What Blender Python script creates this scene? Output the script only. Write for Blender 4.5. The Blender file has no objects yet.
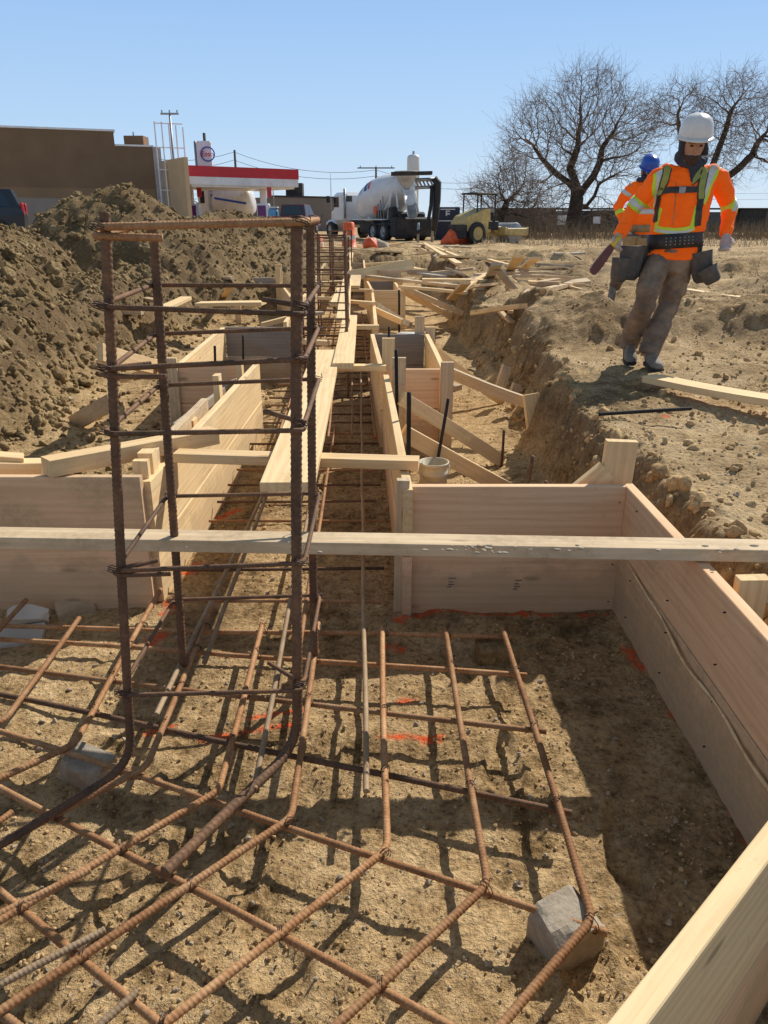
import bpy, math, random
import numpy as np
from mathutils import Vector, Matrix, kdtree
from mathutils.bvhtree import BVHTree
R = math.radians
rng = random.Random(7)
scene = bpy.context.scene
COL = scene.collection

# ------------------------------------------------------------------ camera
CAM_H, PITCH, FPX = 1.55, R(20.8), 770.0
cp_, sp_ = math.cos(PITCH), math.sin(PITCH)
def ray(px, py):
    u = (px-384)/FPX; v = (512-py)/FPX
    return Vector((u, cp_+v*sp_, -sp_+v*cp_))
def P(px, py, z):                       # survey: picture point known to lie at height z
    d = ray(px, py); t = (z-CAM_H)/d.z
    return Vector((d.x*t, d.y*t, z))
def D(px, py, Y):                       # survey: picture point known to lie at distance Y
    d = ray(px, py); t = Y/d.y
    return Vector((d.x*t, Y, CAM_H+d.z*t))
cam = bpy.data.cameras.new("camera"); cam.sensor_fit = 'VERTICAL'; cam.sensor_height = 36
cam.lens = 36*FPX/1024; cam.clip_start = .05; cam.clip_end = 3000
co = bpy.data.objects.new("camera", cam); COL.objects.link(co)
co.location = (0, 0, CAM_H); co.rotation_euler = (R(90)-PITCH, 0, 0)
scene.camera = co

# ------------------------------------------------------------------ light
SUN_AZ, SUN_EL = 37.6, 41.0             # azimuth from +Y towards +X
w = bpy.data.worlds.new("World"); scene.world = w; w.use_nodes = True
nt = w.node_tree; bg = nt.nodes['Background']
sky = nt.nodes.new('ShaderNodeTexSky'); sky.sky_type = 'NISHITA'; sky.sun_disc = False
sky.sun_elevation = R(SUN_EL); sky.sun_rotation = R(SUN_AZ)
sky.air_density = 1.0; sky.dust_density = 0.1; sky.ozone_density = 2.0; sky.altitude = 100
_tc = nt.nodes.new('ShaderNodeTexCoord'); _sx = nt.nodes.new('ShaderNodeSeparateXYZ'); nt.links.new(_tc.outputs['Generated'], _sx.inputs[0])
_rp = nt.nodes.new('ShaderNodeValToRGB'); nt.links.new(_sx.outputs[2], _rp.inputs[0])
_e = _rp.color_ramp.elements; _e.new(.5); _e.new(.5); _e.new(.5)
for _i, (_p, _c) in enumerate(((0, (.66, .80, .95)), (.10, (.49, .70, .97)), (.32, (.25, .50, .93)), (.5, (.20, .28, .38)), (1, (.215, .235, .26)))): _e[_i].position = _p; _e[_i].color = (*_c, 1)
_vm = nt.nodes.new('ShaderNodeVectorMath'); _vm.operation = 'SCALE'; _vm.inputs['Scale'].default_value = 1/.085; nt.links.new(_rp.outputs[0], _vm.inputs[0])
_mx = nt.nodes.new('ShaderNodeMix'); _mx.data_type = 'RGBA'; _mx.inputs[0].default_value = .88
nt.links.new(sky.outputs[0], _mx.inputs[6]); nt.links.new(_vm.outputs[0], _mx.inputs[7])
nt.links.new(_mx.outputs[2], bg.inputs[0]); bg.inputs[1].default_value = 0.085
sl = bpy.data.lights.new("sun", 'SUN'); sl.energy = 5.0; sl.angle = R(.53); sl.color = (1, .945, .85)
so = bpy.data.objects.new("sun", sl); COL.objects.link(so)
sd = Vector((math.sin(R(SUN_AZ))*math.cos(R(SUN_EL)), math.cos(R(SUN_AZ))*math.cos(R(SUN_EL)), math.sin(R(SUN_EL))))
so.rotation_euler = sd.to_track_quat('Z', 'Y').to_euler(); so.location = sd*50
scene.view_settings.view_transform = 'Standard'; scene.view_settings.look = 'None'
scene.view_settings.exposure = 0

# ------------------------------------------------------------------ object helpers
def tag(o, label=None, cat=None, group=None, kind=None):
    if label: o['label'] = label
    if cat: o['category'] = cat
    if group: o['group'] = group
    if kind: o['kind'] = kind
    return o
def empty(name, loc, label=None, cat=None, group=None, rz=0):
    o = bpy.data.objects.new(name, None); COL.objects.link(o)
    o.location = loc; o.rotation_euler = (0, 0, rz); o.empty_display_size = .1
    return tag(o, label, cat, group)
def link(o, parent=None, keep=True):
    COL.objects.link(o)
    if parent is not None:
        o.parent = parent
        if keep:
            o.matrix_parent_inverse = WM(parent).inverted()
    return o
def WM(o):
    m = Matrix.LocRotScale(o.location, o.rotation_euler, None)
    if o.parent is not None:
        return WM(o.parent) @ o.matrix_parent_inverse @ m
    return m
class MB:
    def __init__(s): s.v = []; s.f = []; s.m = []; s.smooth = []
    def add(s, vs, fs, mi=0, sm=False):
        b = len(s.v); s.v.extend([tuple(x) for x in vs])
        for f in fs:
            s.f.append(tuple(b+i for i in f)); s.m.append(mi); s.smooth.append(sm)
        return s
    def box(s, c, size, rot=None, mi=0):
        hx, hy, hz = [k/2 for k in size]
        vs = [Vector((x, y, z)) for x in (-hx, hx) for y in (-hy, hy) for z in (-hz, hz)]
        if rot is not None: vs = [rot @ v for v in vs]
        c = Vector(c)
        return s.add([v+c for v in vs], [(0,1,3,2),(4,6,7,5),(0,4,5,1),(2,3,7,6),(0,2,6,4),(1,5,7,3)], mi)
    def bbox(s, c, size, ch=.02, rot=None, mi=0):     # box with chamfered edges
        hx, hy, hz = [k/2 for k in size]; ch = min(ch, hx*.9, hy*.9, hz*.9)
        sec = [(hy, hz-ch), (hy-ch, hz), (-hy+ch, hz), (-hy, hz-ch), (-hy, -hz+ch), (-hy+ch, -hz), (hy-ch, -hz), (hy, -hz+ch)]
        def ring(x, k): return [Vector((x, y*(1-k*ch/hy), z*(1-k*ch/hz))) for y, z in sec]
        rs = [ring(-hx, 1), ring(-hx+ch, 0), ring(hx-ch, 0), ring(hx, 1)]
        vs = [v for r_ in rs for v in r_]
        if rot is not None: vs = [rot @ v for v in vs]
        c = Vector(c); fs = []
        for i in range(3):
            for j in range(8):
                a = i*8+j; b = i*8+(j+1) % 8
                fs.append((a, b, b+8, a+8))
        fs.append(tuple(range(7, -1, -1))); fs.append(tuple(24+k for k in range(8)))
        return s.add([v+c for v in vs], fs, mi)
    def tube(s, pts, rad, seg=8, mi=0, caps=True, flat=1.0, up=None, sm=True):
        pts = [Vector(p) for p in pts]; n = len(pts)
        if not hasattr(rad, '__len__'): rad = [rad]*n
        vs = []; N = None
        for i in range(n):
            t = (pts[min(i+1, n-1)]-pts[max(i-1, 0)]).normalized()
            if N is None:
                ref = Vector(up) if up is not None else (Vector((0, 0, 1)) if abs(t.z) < .9 else Vector((1, 0, 0)))
                N = (ref - t*ref.dot(t)).normalized()
            else:
                N = (N - t*N.dot(t)).normalized()
            B = t.cross(N)
            for k in range(seg):
                a = 2*math.pi*k/seg
                vs.append(pts[i]+(N*math.cos(a)*flat+B*math.sin(a))*rad[i])
        fs = []
        for i in range(n-1):
            for k in range(seg):
                a = i*seg+k; b = i*seg+(k+1) % seg
                fs.append((a, b, b+seg, a+seg))
        if caps:
            fs.append(tuple(range(seg-1, -1, -1))); fs.append(tuple((n-1)*seg+k for k in range(seg)))
        return s.add(vs, fs, mi, sm)
    def loft(s, secs, mi=0, sm=True, caps=True):     # secs: lists of equal numbers of points
        n = len(secs[0]); vs = [p for q in secs for p in q]; fs = []
        for i in range(len(secs)-1):
            for k in range(n):
                a = i*n+k; b = i*n+(k+1) % n
                fs.append((a, b, b+n, a+n))
        if caps:
            fs.append(tuple(range(n-1, -1, -1))); fs.append(tuple((len(secs)-1)*n+k for k in range(n)))
        return s.add(vs, fs, mi, sm)
    def ball(s, c, r, seg=16, rings=10, mi=0, rot=None, sm=True):
        if not hasattr(r, '__len__'): r = (r, r, r)
        c = Vector(c); vs = []; fs = []
        for i in range(rings+1):
            th = math.pi*i/rings
            for k in range(seg):
                a = 2*math.pi*k/seg
                v = Vector((math.sin(th)*math.cos(a)*r[0], math.sin(th)*math.sin(a)*r[1], math.cos(th)*r[2]))
                if rot is not None: v = rot @ v
                vs.append(c+v)
        for i in range(rings):
            for k in range(seg):
                a = i*seg+k; b = i*seg+(k+1) % seg
                fs.append((a, a+seg, b+seg, b))
        return s.add(vs, fs, mi, sm)
    def cyl(s, a, b, r, seg=16, mi=0, sm=False, r2=None):
        return s.tube([a, b], [r, r if r2 is None else r2], seg, mi, sm=sm)
    def mesh(s, name):
        me = bpy.data.meshes.new(name); me.from_pydata(s.v, [], s.f)
        me.polygons.foreach_set('material_index', s.m); me.polygons.foreach_set('use_smooth', s.smooth)
        me.update(); return me
    def build(s, name, mats, parent=None, at=None, sub=None):
        if not isinstance(mats, (list, tuple)): mats = [mats]
        if at is not None:
            at = Vector(at); s.v = [tuple(Vector(v)-at) for v in s.v]
        me = s.mesh(name)
        for m in mats: me.materials.append(m)
        o = bpy.data.objects.new(name, me)
        if at is not None: o.location = at
        return link(o, parent)

# ------------------------------------------------------------------ materials
def mat(name, base=(.5, .5, .5), rough=.7, metal=0, spec=.5):
    m = bpy.data.materials.new(name); m.use_nodes = True
    b = m.node_tree.nodes['Principled BSDF']
    b.inputs['Base Color'].default_value = (*base, 1); b.inputs['Roughness'].default_value = rough
    b.inputs['Metallic'].default_value = metal; b.inputs['Specular IOR Level'].default_value = spec
    return m
class NG:
    def __init__(s, m): s.t = m.node_tree; s.b = s.t.nodes['Principled BSDF']
    def n(s, typ, **k):
        x = s.t.nodes.new(typ)
        for a, v in k.items():
            if a.startswith('i_'): x.inputs[a[2:].replace('_', ' ')].default_value = v
            else: setattr(x, a, v)
        return x
    def l(s, a, b): s.t.links.new(a, b)
    def noise(s, vec, scale, detail=4, rough=.55, dist=0):
        x = s.n('ShaderNodeTexNoise'); x.inputs['Scale'].default_value = scale
        x.inputs['Detail'].default_value = detail; x.inputs['Roughness'].default_value = rough
        x.inputs['Distortion'].default_value = dist
        if vec is not None: s.l(vec, x.inputs['Vector'])
        return x.outputs['Fac']
    def ramp(s, fac, stops):
        x = s.n('ShaderNodeValToRGB'); e = x.color_ramp.elements
        while len(e) < len(stops): e.new(.5)
        for i, (p, c) in enumerate(stops):
            e[i].position = p; e[i].color = (*c, 1) if len(c) == 3 else c
        s.l(fac, x.inputs[0]); return x.outputs[0]
    def mix(s, fac, a, b, mode='MIX'):
        x = s.n('ShaderNodeMix'); x.data_type = 'RGBA'; x.blend_type = mode
        for sock, v in ((x.inputs[0], fac), (x.inputs[6], a), (x.inputs[7], b)):
            if hasattr(v, 'links') or hasattr(v, 'is_linked'): s.l(v, sock)
            elif isinstance(v, tuple): sock.default_value = (*v, 1)
            else: sock.default_value = v
        return x.outputs[2]
    def math(s, op, a, b=None, clamp=False):
        x = s.n('ShaderNodeMath'); x.operation = op; x.use_clamp = clamp
        for i, v in enumerate((a, b)):
            if v is None: continue
            if isinstance(v, (int, float)): x.inputs[i].default_value = v
            else: s.l(v, x.inputs[i])
        return x.outputs[0]
    def map(s, vec, scale=(1, 1, 1), loc=None):
        x = s.n('ShaderNodeMapping'); x.inputs['Scale'].default_value = scale
        s.l(vec, x.inputs['Vector'])
        if loc is not None: s.l(loc, x.inputs['Location'])
        return x.outputs[0]
    def bump(s, h, strength=.4, dist=.01, prev=None):
        x = s.n('ShaderNodeBump'); x.inputs['Strength'].default_value = strength
        x.inputs['Distance'].default_value = dist; s.l(h, x.inputs['Height'])
        if prev is not None: s.l(prev, x.inputs['Normal'])
        s.l(x.outputs[0], s.b.inputs['Normal']); return x.outputs[0]
    def color(s, c): s.l(c, s.b.inputs['Base Color'])
def objcoord(g):
    tc = g.n('ShaderNodeTexCoord'); oi = g.n('ShaderNodeObjectInfo')
    r = g.math('MULTIPLY', oi.outputs['Random'], 37.0)
    cx = g.n('ShaderNodeCombineXYZ'); g.l(r, cx.inputs[0]); g.l(r, cx.inputs[1]); g.l(r, cx.inputs[2])
    return tc.outputs['Object'], cx.outputs[0], oi.outputs['Random']
def wood(name, light, dark, mud=.35, mudcol=(.2, .145, .09), grain=.5, knots=True):
    m = mat(name, light, .75, spec=.25); g = NG(m)
    oc, off, rnd = objcoord(g)
    v = g.map(oc, (1.0, 1, 1), off)
    gv = g.map(v, (.55, 13, 13))
    n1 = g.noise(gv, 2.2, 5, .65, 1.3)
    w_ = g.n('ShaderNodeTexWave', wave_type='BANDS', bands_direction='Y'); w_.inputs['Scale'].default_value = 7
    w_.inputs['Distortion'].default_value = 9; w_.inputs['Detail'].default_value = 3; w_.inputs['Detail Scale'].default_value = .6
    g.l(g.map(v, (.22, 1.4, 1.4)), w_.inputs['Vector'])
    f = g.mix(.12, n1, w_.outputs['Fac'])
    base = g.ramp(f, [(.37, tuple(a*(1-grain)+b*grain for a, b in zip(light, dark))), (.60, light)])
    # tone from board to board
    tone = g.ramp(rnd, [(0, (.84, .8, .78)), (.5, (1, .97, .93)), (1, (.93, .93, .95))])
    base = g.mix(1.0, base, tone, 'MULTIPLY')
    if knots:
        vo = g.n('ShaderNodeTexVoronoi', feature='F1'); vo.inputs['Scale'].default_value = 1
        g.l(g.map(v, (2.3, 7.5, 7.5)), vo.inputs['Vector'])
        k = g.ramp(vo.outputs['Distance'], [(.05, (1, 1, 1)), (.105, (0, 0, 0))])
        base = g.mix(g.math('MULTIPLY', k, .6), base, tuple(x*.35 for x in dark))
    st = g.noise(g.map(v, (1, 1.6, 1.6)), 2.6, 6, .62)
    sm_ = g.ramp(st, [(.60-mud*.35, (0, 0, 0)), (.72-mud*.25, (1, 1, 1))])
    fine = g.noise(v, 38, 4, .7)
    sm2 = g.math('MULTIPLY', sm_, g.ramp(fine, [(.35, (0.25,)*3), (.62, (.9,)*3)]))
    base = g.mix(g.math('MULTIPLY', sm2, min(1, mud*1.7)), base, mudcol)
    speck = g.ramp(g.noise(v, 75, 2, .6), [(.66, (0, 0, 0)), (.72, (1, 1, 1))])
    base = g.mix(g.math('MULTIPLY', speck, .4*mud+.08), base, mudcol)
    geo = g.n('ShaderNodeNewGeometry'); sz = g.n('ShaderNodeSeparateXYZ'); g.l(geo.outputs['Position'], sz.inputs[0])
    lowm = g.ramp(g.math('ADD', sz.outputs[2], g.math('MULTIPLY', g.noise(geo.outputs['Position'], 7, 5, .65), -.34)), [(-.0, (1, 1, 1)), (.055, (0, 0, 0))])
    base = g.mix(g.math('MULTIPLY', lowm, .42), base, (.46, .325, .19))
    spl = g.ramp(g.noise(geo.outputs['Position'], 17, 4, .75), [(.63, (0, 0, 0)), (.70, (1, 1, 1))])
    base = g.mix(g.math('MULTIPLY', spl, .35), base, (.42, .30, .19))
    g.color(base); g.bump(g.mix(.25, n1, fine), .35, .004)
    return m
M = {}
M['fresh'] = wood('spruce_fresh', (.93, .70, .39), (.68, .42, .18), .14)
M['pink'] = wood('spruce_pink', (.93, .62, .37), (.70, .39, .20), .18)
M['pinkmud'] = wood('spruce_mud_stained', (.84, .58, .35), (.60, .38, .2), .5, (.50, .35, .2))
M['worn'] = wood('spruce_worn', (.76, .59, .38), (.50, .35, .2), .45, (.34, .25, .15))
M['grey'] = wood('spruce_weathered', (.52, .45, .36), (.34, .27, .2), .4)
M['ply'] = wood('plywood_grey', (.30, .28, .26), (.2, .185, .165), .25, knots=False)

def rust(name, a, b, c, bias=.5):
    m = mat(name, a, .78, .25, .35); g = NG(m); oc, off, rnd = objcoord(g)
    v = g.map(oc, (1, 1, 1), off)
    n1 = g.mix(.5, g.noise(v, 14, 5, .7), g.noise(v, 3.3, 3, .6)); n2 = g.noise(v, 110, 3, .7)
    col = g.ramp(g.mix(.3, n1, n2), [(bias-.14, a), (bias, b), (bias+.15, c)])
    tone = g.ramp(rnd, [(0, (.75, .72, .7)), (1, (1.1, 1.06, 1.0))])
    g.color(g.mix(1., col, tone, 'MULTIPLY')); g.bump(n2, .35, .002); return m
M['rust'] = rust('rebar_rust_orange', (.17, .085, .045), (.38, .195, .09), (.56, .36, .20), .47)
M['rustdark'] = rust('rebar_rust_dark', (.09, .058, .042), (.19, .112, .068), (.36, .19, .10), .51)
M['rustgrey'] = rust('rebar_muddy_grey', (.19, .13, .085), (.34, .245, .155), (.47, .36, .24), .47)
M['steel'] = rust('dark_steel', (.02, .02, .022), (.04, .038, .036), (.09, .07, .05), .55)

def simple(name, base, rough=.6, var=.25, scale=8, metal=0, bump=.0, dirt=None, dirtamt=.3, spec=.5):
    m = mat(name, base, rough, metal, spec); g = NG(m); oc, off, rnd = objcoord(g)
    n1 = g.noise(oc, scale, 5, .6)
    lo = tuple(x*(1-var) for x in base); hi = tuple(min(1, x*(1+var*.5)) for x in base)
    c = g.ramp(n1, [(.3, lo), (.7, hi)])
    if dirt:
        d = g.ramp(g.noise(oc, scale*.35, 6, .7), [(.45, (0, 0, 0)), (.65, (1, 1, 1))])
        c = g.mix(g.math('MULTIPLY', d, dirtamt), c, dirt)
    g.color(c)
    if bump: g.bump(g.noise(oc, scale*5, 4, .65), bump, .006)
    return m
MUD = (.24, .175, .105)
M['concrete'] = simple('concrete', (.44, .37, .285), .9, .35, 18, bump=.6, dirt=MUD, dirtamt=.6)
M['black'] = simple('black_rubber', (.018, .018, .02), .7, .4, 6, dirt=(.12, .09, .06), dirtamt=.35)
M['white'] = simple('white_paint', (.78, .79, .8), .35, .12, 2, dirt=(.5, .45, .38), dirtamt=.25)
M['glass'] = simple('dark_glass', (.02, .025, .03), .08, .2, 2)
M['yellow'] = simple('machine_yellow', (.62, .46, .16), .55, .3, 3, dirt=MUD, dirtamt=.5)
M['red'] = simple('red_paint', (.55, .02, .03), .4, .15, 2)
M['orange'] = simple('orange_plastic', (.85, .13, .03), .55, .3, 5)
M['metal'] = simple('grey_metal', (.34, .34, .34), .45, .3, 4, metal=.4)
M['wire'] = simple('tie_wire', (.09, .05, .035), .6, .4, 30, metal=.4)
M['clay'] = mat('loose_clay', (.38, .27, .15), .95, spec=.1); _g = NG(M['clay']); _v = _g.n('ShaderNodeTexCoord').outputs['Object']
_a = _g.noise(_v, 2.2, 5, .6); _b = _g.noise(_v, 24, 5, .7)
_g.color(_g.ramp(_g.mix(.5, _a, _b), [(.36, (.135, .088, .04)), (.5, (.31, .215, .105)), (.64, (.50, .37, .20))])); _g.bump(_g.mix(.4, _b, _g.noise(_v, 75, 4, .7)), 1.0, .035)
M['stone'] = simple('pebble_stone', (.46, .375, .27), .9, .45, 40, bump=.3)
M['clay'].node_tree.nodes['Principled BSDF'].inputs['Specular IOR Level'].default_value = .1

# ------------------------------------------------------------------ ground (numpy height field)
def _hash(ix, iy, s):
    h = (ix.astype(np.int64)*374761393 + iy.astype(np.int64)*668265263 + s*982451653) & 0xffffffff
    h = ((h ^ (h >> 13))*1274126177) & 0xffffffff
    h = (h ^ (h >> 16)) & 0xffffffff
    return h/4294967295.0
def vnoise(x, y, s=0):
    ix = np.floor(x); iy = np.floor(y); fx = x-ix; fy = y-iy
    fx = fx*fx*fx*(fx*(fx*6-15)+10); fy = fy*fy*fy*(fy*(fy*6-15)+10)
    a = _hash(ix, iy, s); b = _hash(ix+1, iy, s); c = _hash(ix, iy+1, s); d = _hash(ix+1, iy+1, s)
    return (a*(1-fx)+b*fx)*(1-fy)+(c*(1-fx)+d*fx)*fy
def fbm(x, y, s=0, o=4, g=.5):
    t = 0; a = 1; n = 0
    for k in range(o):
        t = t+a*(vnoise(x*2**k+17.3*k, y*2**k-9.1*k, s+k)-.5); n += a; a *= g
    return t/n
def worley(x, y, s=0):                  # rounded clods: 1 at the middle of a cell, 0 at its rim
    ix = np.floor(x); iy = np.floor(y); best = np.full(x.shape, 9.0)
    for dx in (-1, 0, 1):
        for dy in (-1, 0, 1):
            cx = ix+dx; cy = iy+dy
            px = cx+_hash(cx, cy, s); py = cy+_hash(cx, cy, s+99)
            best = np.minimum(best, (px-x)**2+(py-y)**2)
    return np.sqrt(np.clip(1-best*1.15, 0, 1))
STEPS = []
_sr = random.Random(77)
for (x0, y0, a0, n0) in ((.55, .95, 1.4, 7), (-.1, 1.0, 1.9, 6), (.75, 2.6, 2.9, 4), (-.7, 1.2, 1.0, 4), (2.3, 3.2, 1.7, 14), (1.9, 4.2, .9, 9), (3.2, 4.0, 1.9, 12), (2.9, 9, 4.2, 14), (4.4, 5.0, 2.3, 9), (.6, 3.2, 1.4, 7), (-.35, 3.0, 1.6, 8)):
    for k in range(n0):
        s_ = .085*(1 if k % 2 else -1); STEPS.append((x0+math.cos(a0)*k*.3-math.sin(a0)*s_+_sr.uniform(-.05, .05), y0+math.sin(a0)*k*.3+math.cos(a0)*s_+_sr.uniform(-.05, .05), a0+_sr.uniform(-.3, .3)))
        a0 += _sr.uniform(-.15, .15)
def treads(x, y):
    d = np.zeros(x.shape)
    for sx, sy, a in STEPS:
        k = (np.abs(x-sx) < .25) & (np.abs(y-sy) < .25)
        if not k.any(): continue
        dx = x[k]-sx; dy = y[k]-sy; u_ = dx*math.cos(a)+dy*math.sin(a); v_ = -dx*math.sin(a)+dy*math.cos(a)
        r_ = np.sqrt((u_/.145)**2+(v_/(.052-.012*np.sin(u_*20)))**2)
        d[k] += -.016*sstep((1.08-r_)/.22)*(1-.35*(np.sin(u_*260) > .2)) + .008*np.exp(-((r_-1.2)/.16)**2)
    return d
def sstep(t): t = np.clip(t, 0, 1); return t*t*(3-2*t)
RIDGES = [((-5.2, 2.0, 1.38), (-5.0, 8.5, 1.45)), ((-5.0, 8.5, 1.45), (-5.6, 13.0, 1.12)), ((-5.0, 13.9, 1.72), (-4.45, 14.2, 1.86)),
          ((-4.5, 14.2, 1.85), (-3.9, 15.2, 1.25)), ((-3.9, 15.2, 1.25), (-3.3, 17.4, 1.5)), ((-3.3, 17.4, 1.5), (-2.9, 21, 1.3)), ((-2.9, 21, 1.3), (-3.1, 27, 1.1))]
def pile(x, y, warp):
    h = np.full(x.shape, -9.0)
    for (x0, y0, h0), (x1, y1, h1) in RIDGES:
        dx, dy = x1-x0, y1-y0; t = np.clip(((x-x0)*dx+(y-y0)*dy)/(dx*dx+dy*dy), 0, 1)
        d = np.hypot(x-x0-t*dx, y-y0-t*dy)+warp*.45
        hh = h0+(h1-h0)*t - .78*(np.sqrt(d*d+.12)-.35)
        h = np.maximum(h, hh)
    return h
def edge_x(y): return 1.30+.10*np.sin(y*.9+1)+.05*np.sin(y*2.3)+np.clip((2.2-y)*.12, 0, .3)
def height(x, y, full=True):
    n1 = fbm(x*.5, y*.5, 1, 4); n2 = fbm(x*2.2, y*2.2, 5, 4)
    near = np.exp(-np.maximum(np.abs(x)-8, 0)/10)*np.exp(-np.maximum(y-25, 0)/10)
    field = .47+.12*n1*near + .05*n1 + .05*n2*near
    churn = sstep((fbm(x*.35+3, y*.35, 21, 3)+.17)*4)*near
    wl = worley(x*2.6+.3*n2, y*2.6, 31); ws = worley(x*8, y*8, 33); wt = worley(x*23, y*23, 35)
    wf = worley(x*60, y*60, 37)
    field = field+.06*near*fbm(x*4.5, y*4.5, 46, 4)+.03*near*np.abs(fbm(x*1.6+y*.4, y*1.1, 48, 4))*6*.5+churn*(.15*wl*sstep(fbm(x*1.1, y*1.1, 44, 2)*5+.3)+.055*ws+.02*wt)+.02*ws*near*.5
    for cx, cy, r, a in ((3.1, 8.0, 1.0, .16), (4.3, 7.2, .9, .14), (1.75, 12.4, .8, .22), (2.6, 17.5, 2.2, .18), (1.7, 8.6, .5, .1)):
        b = np.exp(-((x-cx)**2+((y-cy)*1.3)**2)/r**2)
        field = field+b*a*(.45+.7*wl+.25*ws)
    fl = np.exp(-((x-2.35)/1.25)**2-((y-14.4)/2.3)**2)+.9*np.exp(-((x-2.75)/1.0)**2-((y-10.2)/.8)**2); fl = np.clip(fl*1.3, 0, 1)*.9; field = field*(1-fl)+.46*fl
    # excavation
    ex = edge_x(y)+.42*fbm(x*0+y*1.3, y*1.3, 51, 4)+.10*n2
    lx = -2.55-.1*(y-5)*.2+.5*fbm(y*.9, x*.4, 61, 3)
    wid = .20+.16*vnoise(y*1.2, x*0, 71)
    rt = sstep((x-ex)/wid+.5); lt = sstep((lx-x)/.7)
    endt = sstep((y-21-1.5*n1)/2.2)
    out = np.maximum(np.maximum(rt, lt*.9), endt)
    pit = .02*n1+.014*fbm(x*3, y*3, 81, 4)+.011*fbm(x*13, y*13, 83, 4, .62)+.006*fbm(x*24, y*24, 87, 2)+.012*worley(x*12, y*12, 89)*sstep(fbm(x*2.1, y*2.1, 90, 3)*6)+.010*wt*sstep(fbm(x*1.7, y*1.7, 85, 2)*5+.5)+.006*wf
    # rougher, higher earth outside the forms
    offl = sstep((-x-1.05)/.3)*sstep((y-2.9)/.3); offr = sstep((x-1.02)/.15)
    pit = pit + np.maximum(offl, offr)*(.03+.05*wl*(n2+.5)+.022*ws+.008*wt)
    wall = np.clip(out*(1-out)*4, 0, 1)
    z = pit*(1-out)+field*out
    z = z+wall*(.15*(worley(x*3.3+n2, y*3.3+z*3, 91)-.5)+.085*(worley(x*7+z*4, y*7, 93)-.5)+.04*(ws-.5)+.02*wt)
    z = z+treads(x, y)*(y < 14)
    # left spoil heap
    ph = pile(x, y, n2+.6*fbm(x*.8, y*.8, 95, 3))
    pm = sstep((ph-z+.12)/.3)
    qx = x+.12*n2; qy = y+.12*fbm(x*3, y*3, 107, 3)
    cl = .20*(worley(qx*1.6, qy*1.6, 101)-.5)+.17*(worley(qx*3.4, qy*3.4, 103)-.45)+.085*(worley(qx*7.5, qy*7.5, 105)-.4)+.03*wt+.06*n2
    z = np.where(ph > z-.12, z*(1-pm)+np.maximum(ph, z)*pm, z)
    pl = np.maximum(pm, .75*sstep((lx+.35-x)/.6)*sstep((x+9)/2)*sstep((24-y)/4)*sstep((y-2.9)/.5)); z = z+cl*pl; pm = np.maximum(pm, pl*.9)
    damp_dark = np.clip(wall*.75+pm*.35+.55*churn*sstep((fbm(x*.9, y*.9, 111, 4)+.06)*6)*out*near, 0, 1)
    return z, damp_dark, pm, out
def axis(spans):
    a = [spans[0][0]]
    for s0, s1, d0, k in spans:
        x = a[-1]
        while x < s1-1e-6:
            x += max(d0, k*abs(x)); a.append(min(x, s1))
    return np.array(a)
ya = axis([(.35, 4.4, .0125, 0), (4.4, 40, .0, .0058), (40, 1400, 0, .03)])
ya = np.concatenate([np.array([-60, -20, -8, -3, -1, -.3, 0, .2]), ya])
xr = axis([(0, 1.7, .0135, 0), (1.7, 12, 0, .0105), (12, 900, 0, .05)])
xa = np.concatenate([-xr[:0:-1], xr])
X, Y = np.meshgrid(xa, ya)
Z, damp_dark, pm, outm = height(X, Y)
def hz(x, y):
    z, _, _, _ = height(np.array([[float(x)]]), np.array([[float(y)]])); return float(z[0, 0])
# spray paint marks on the pit floor
PAINT = []
for (a, b, c, d, wd) in ((420, 614, 560, 617, .010), (575, 619, 606, 619, .009), (398, 624, 420, 616, .02), (628, 655, 640, 672, .02), (640, 640, 652, 660, .018),
        (668, 700, 676, 718, .02), (740, 810, 748, 835, .03), (205, 742, 292, 728, .012), (380, 742, 440, 744, .012), (250, 720, 300, 712, .012), (218, 520, 236, 512, .03),
        (205, 545, 222, 536, .03), (186, 578, 198, 570, .03), (166, 618, 172, 608, .025), (150, 650, 160, 640, .025), (228, 470, 236, 462, .03),
        (384, 650, 400, 652, .02), (150, 735, 172, 728, .014), (400, 706, 412, 706, .015), (655, 488, 656, 487, .02), (376, 438, 380, 440, .03)):
    PAINT.append((P(a, b, .0), P(c, d, .0), wd))
pn = np.zeros(X.shape)
fx = fbm(X*40, Y*40, 131, 3); 
for a, b, wd in PAINT:
    dx, dy = b.x-a.x, b.y-a.y; L = dx*dx+dy*dy+1e-9
    t = np.clip(((X-a.x)*dx+(Y-a.y)*dy)/L, 0, 1)
    d = np.hypot(X-a.x-t*dx, Y-a.y-t*dy)
    pn = np.maximum(pn, np.clip(1.4-d/wd+fx*2.2, 0, 1))
# trench floor near the forms is darker
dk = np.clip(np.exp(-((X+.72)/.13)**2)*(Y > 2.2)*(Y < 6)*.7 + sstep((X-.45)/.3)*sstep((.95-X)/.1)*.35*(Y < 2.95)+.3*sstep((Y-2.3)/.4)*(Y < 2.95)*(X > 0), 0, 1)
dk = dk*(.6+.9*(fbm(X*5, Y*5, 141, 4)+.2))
damp_dark = np.clip(damp_dark+dk*(1-outm), 0, 1)
ny, nx = X.shape
me = bpy.data.meshes.new('ground'); nv = nx*ny
me.vertices.add(nv); me.vertices.foreach_set('co', np.stack([X, Y, Z], -1).astype(np.float32).ravel())
ii = (np.arange(ny-1)[:, None]*nx+np.arange(nx-1)[None, :]).ravel()
q = np.stack([ii, ii+1, ii+nx+1, ii+nx], -1).astype(np.int32)
me.loops.add(q.size); me.loops.foreach_set('vertex_index', q.ravel())
me.polygons.add(len(q)); me.polygons.foreach_set('loop_start', np.arange(0, q.size, 4, dtype=np.int32))
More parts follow.
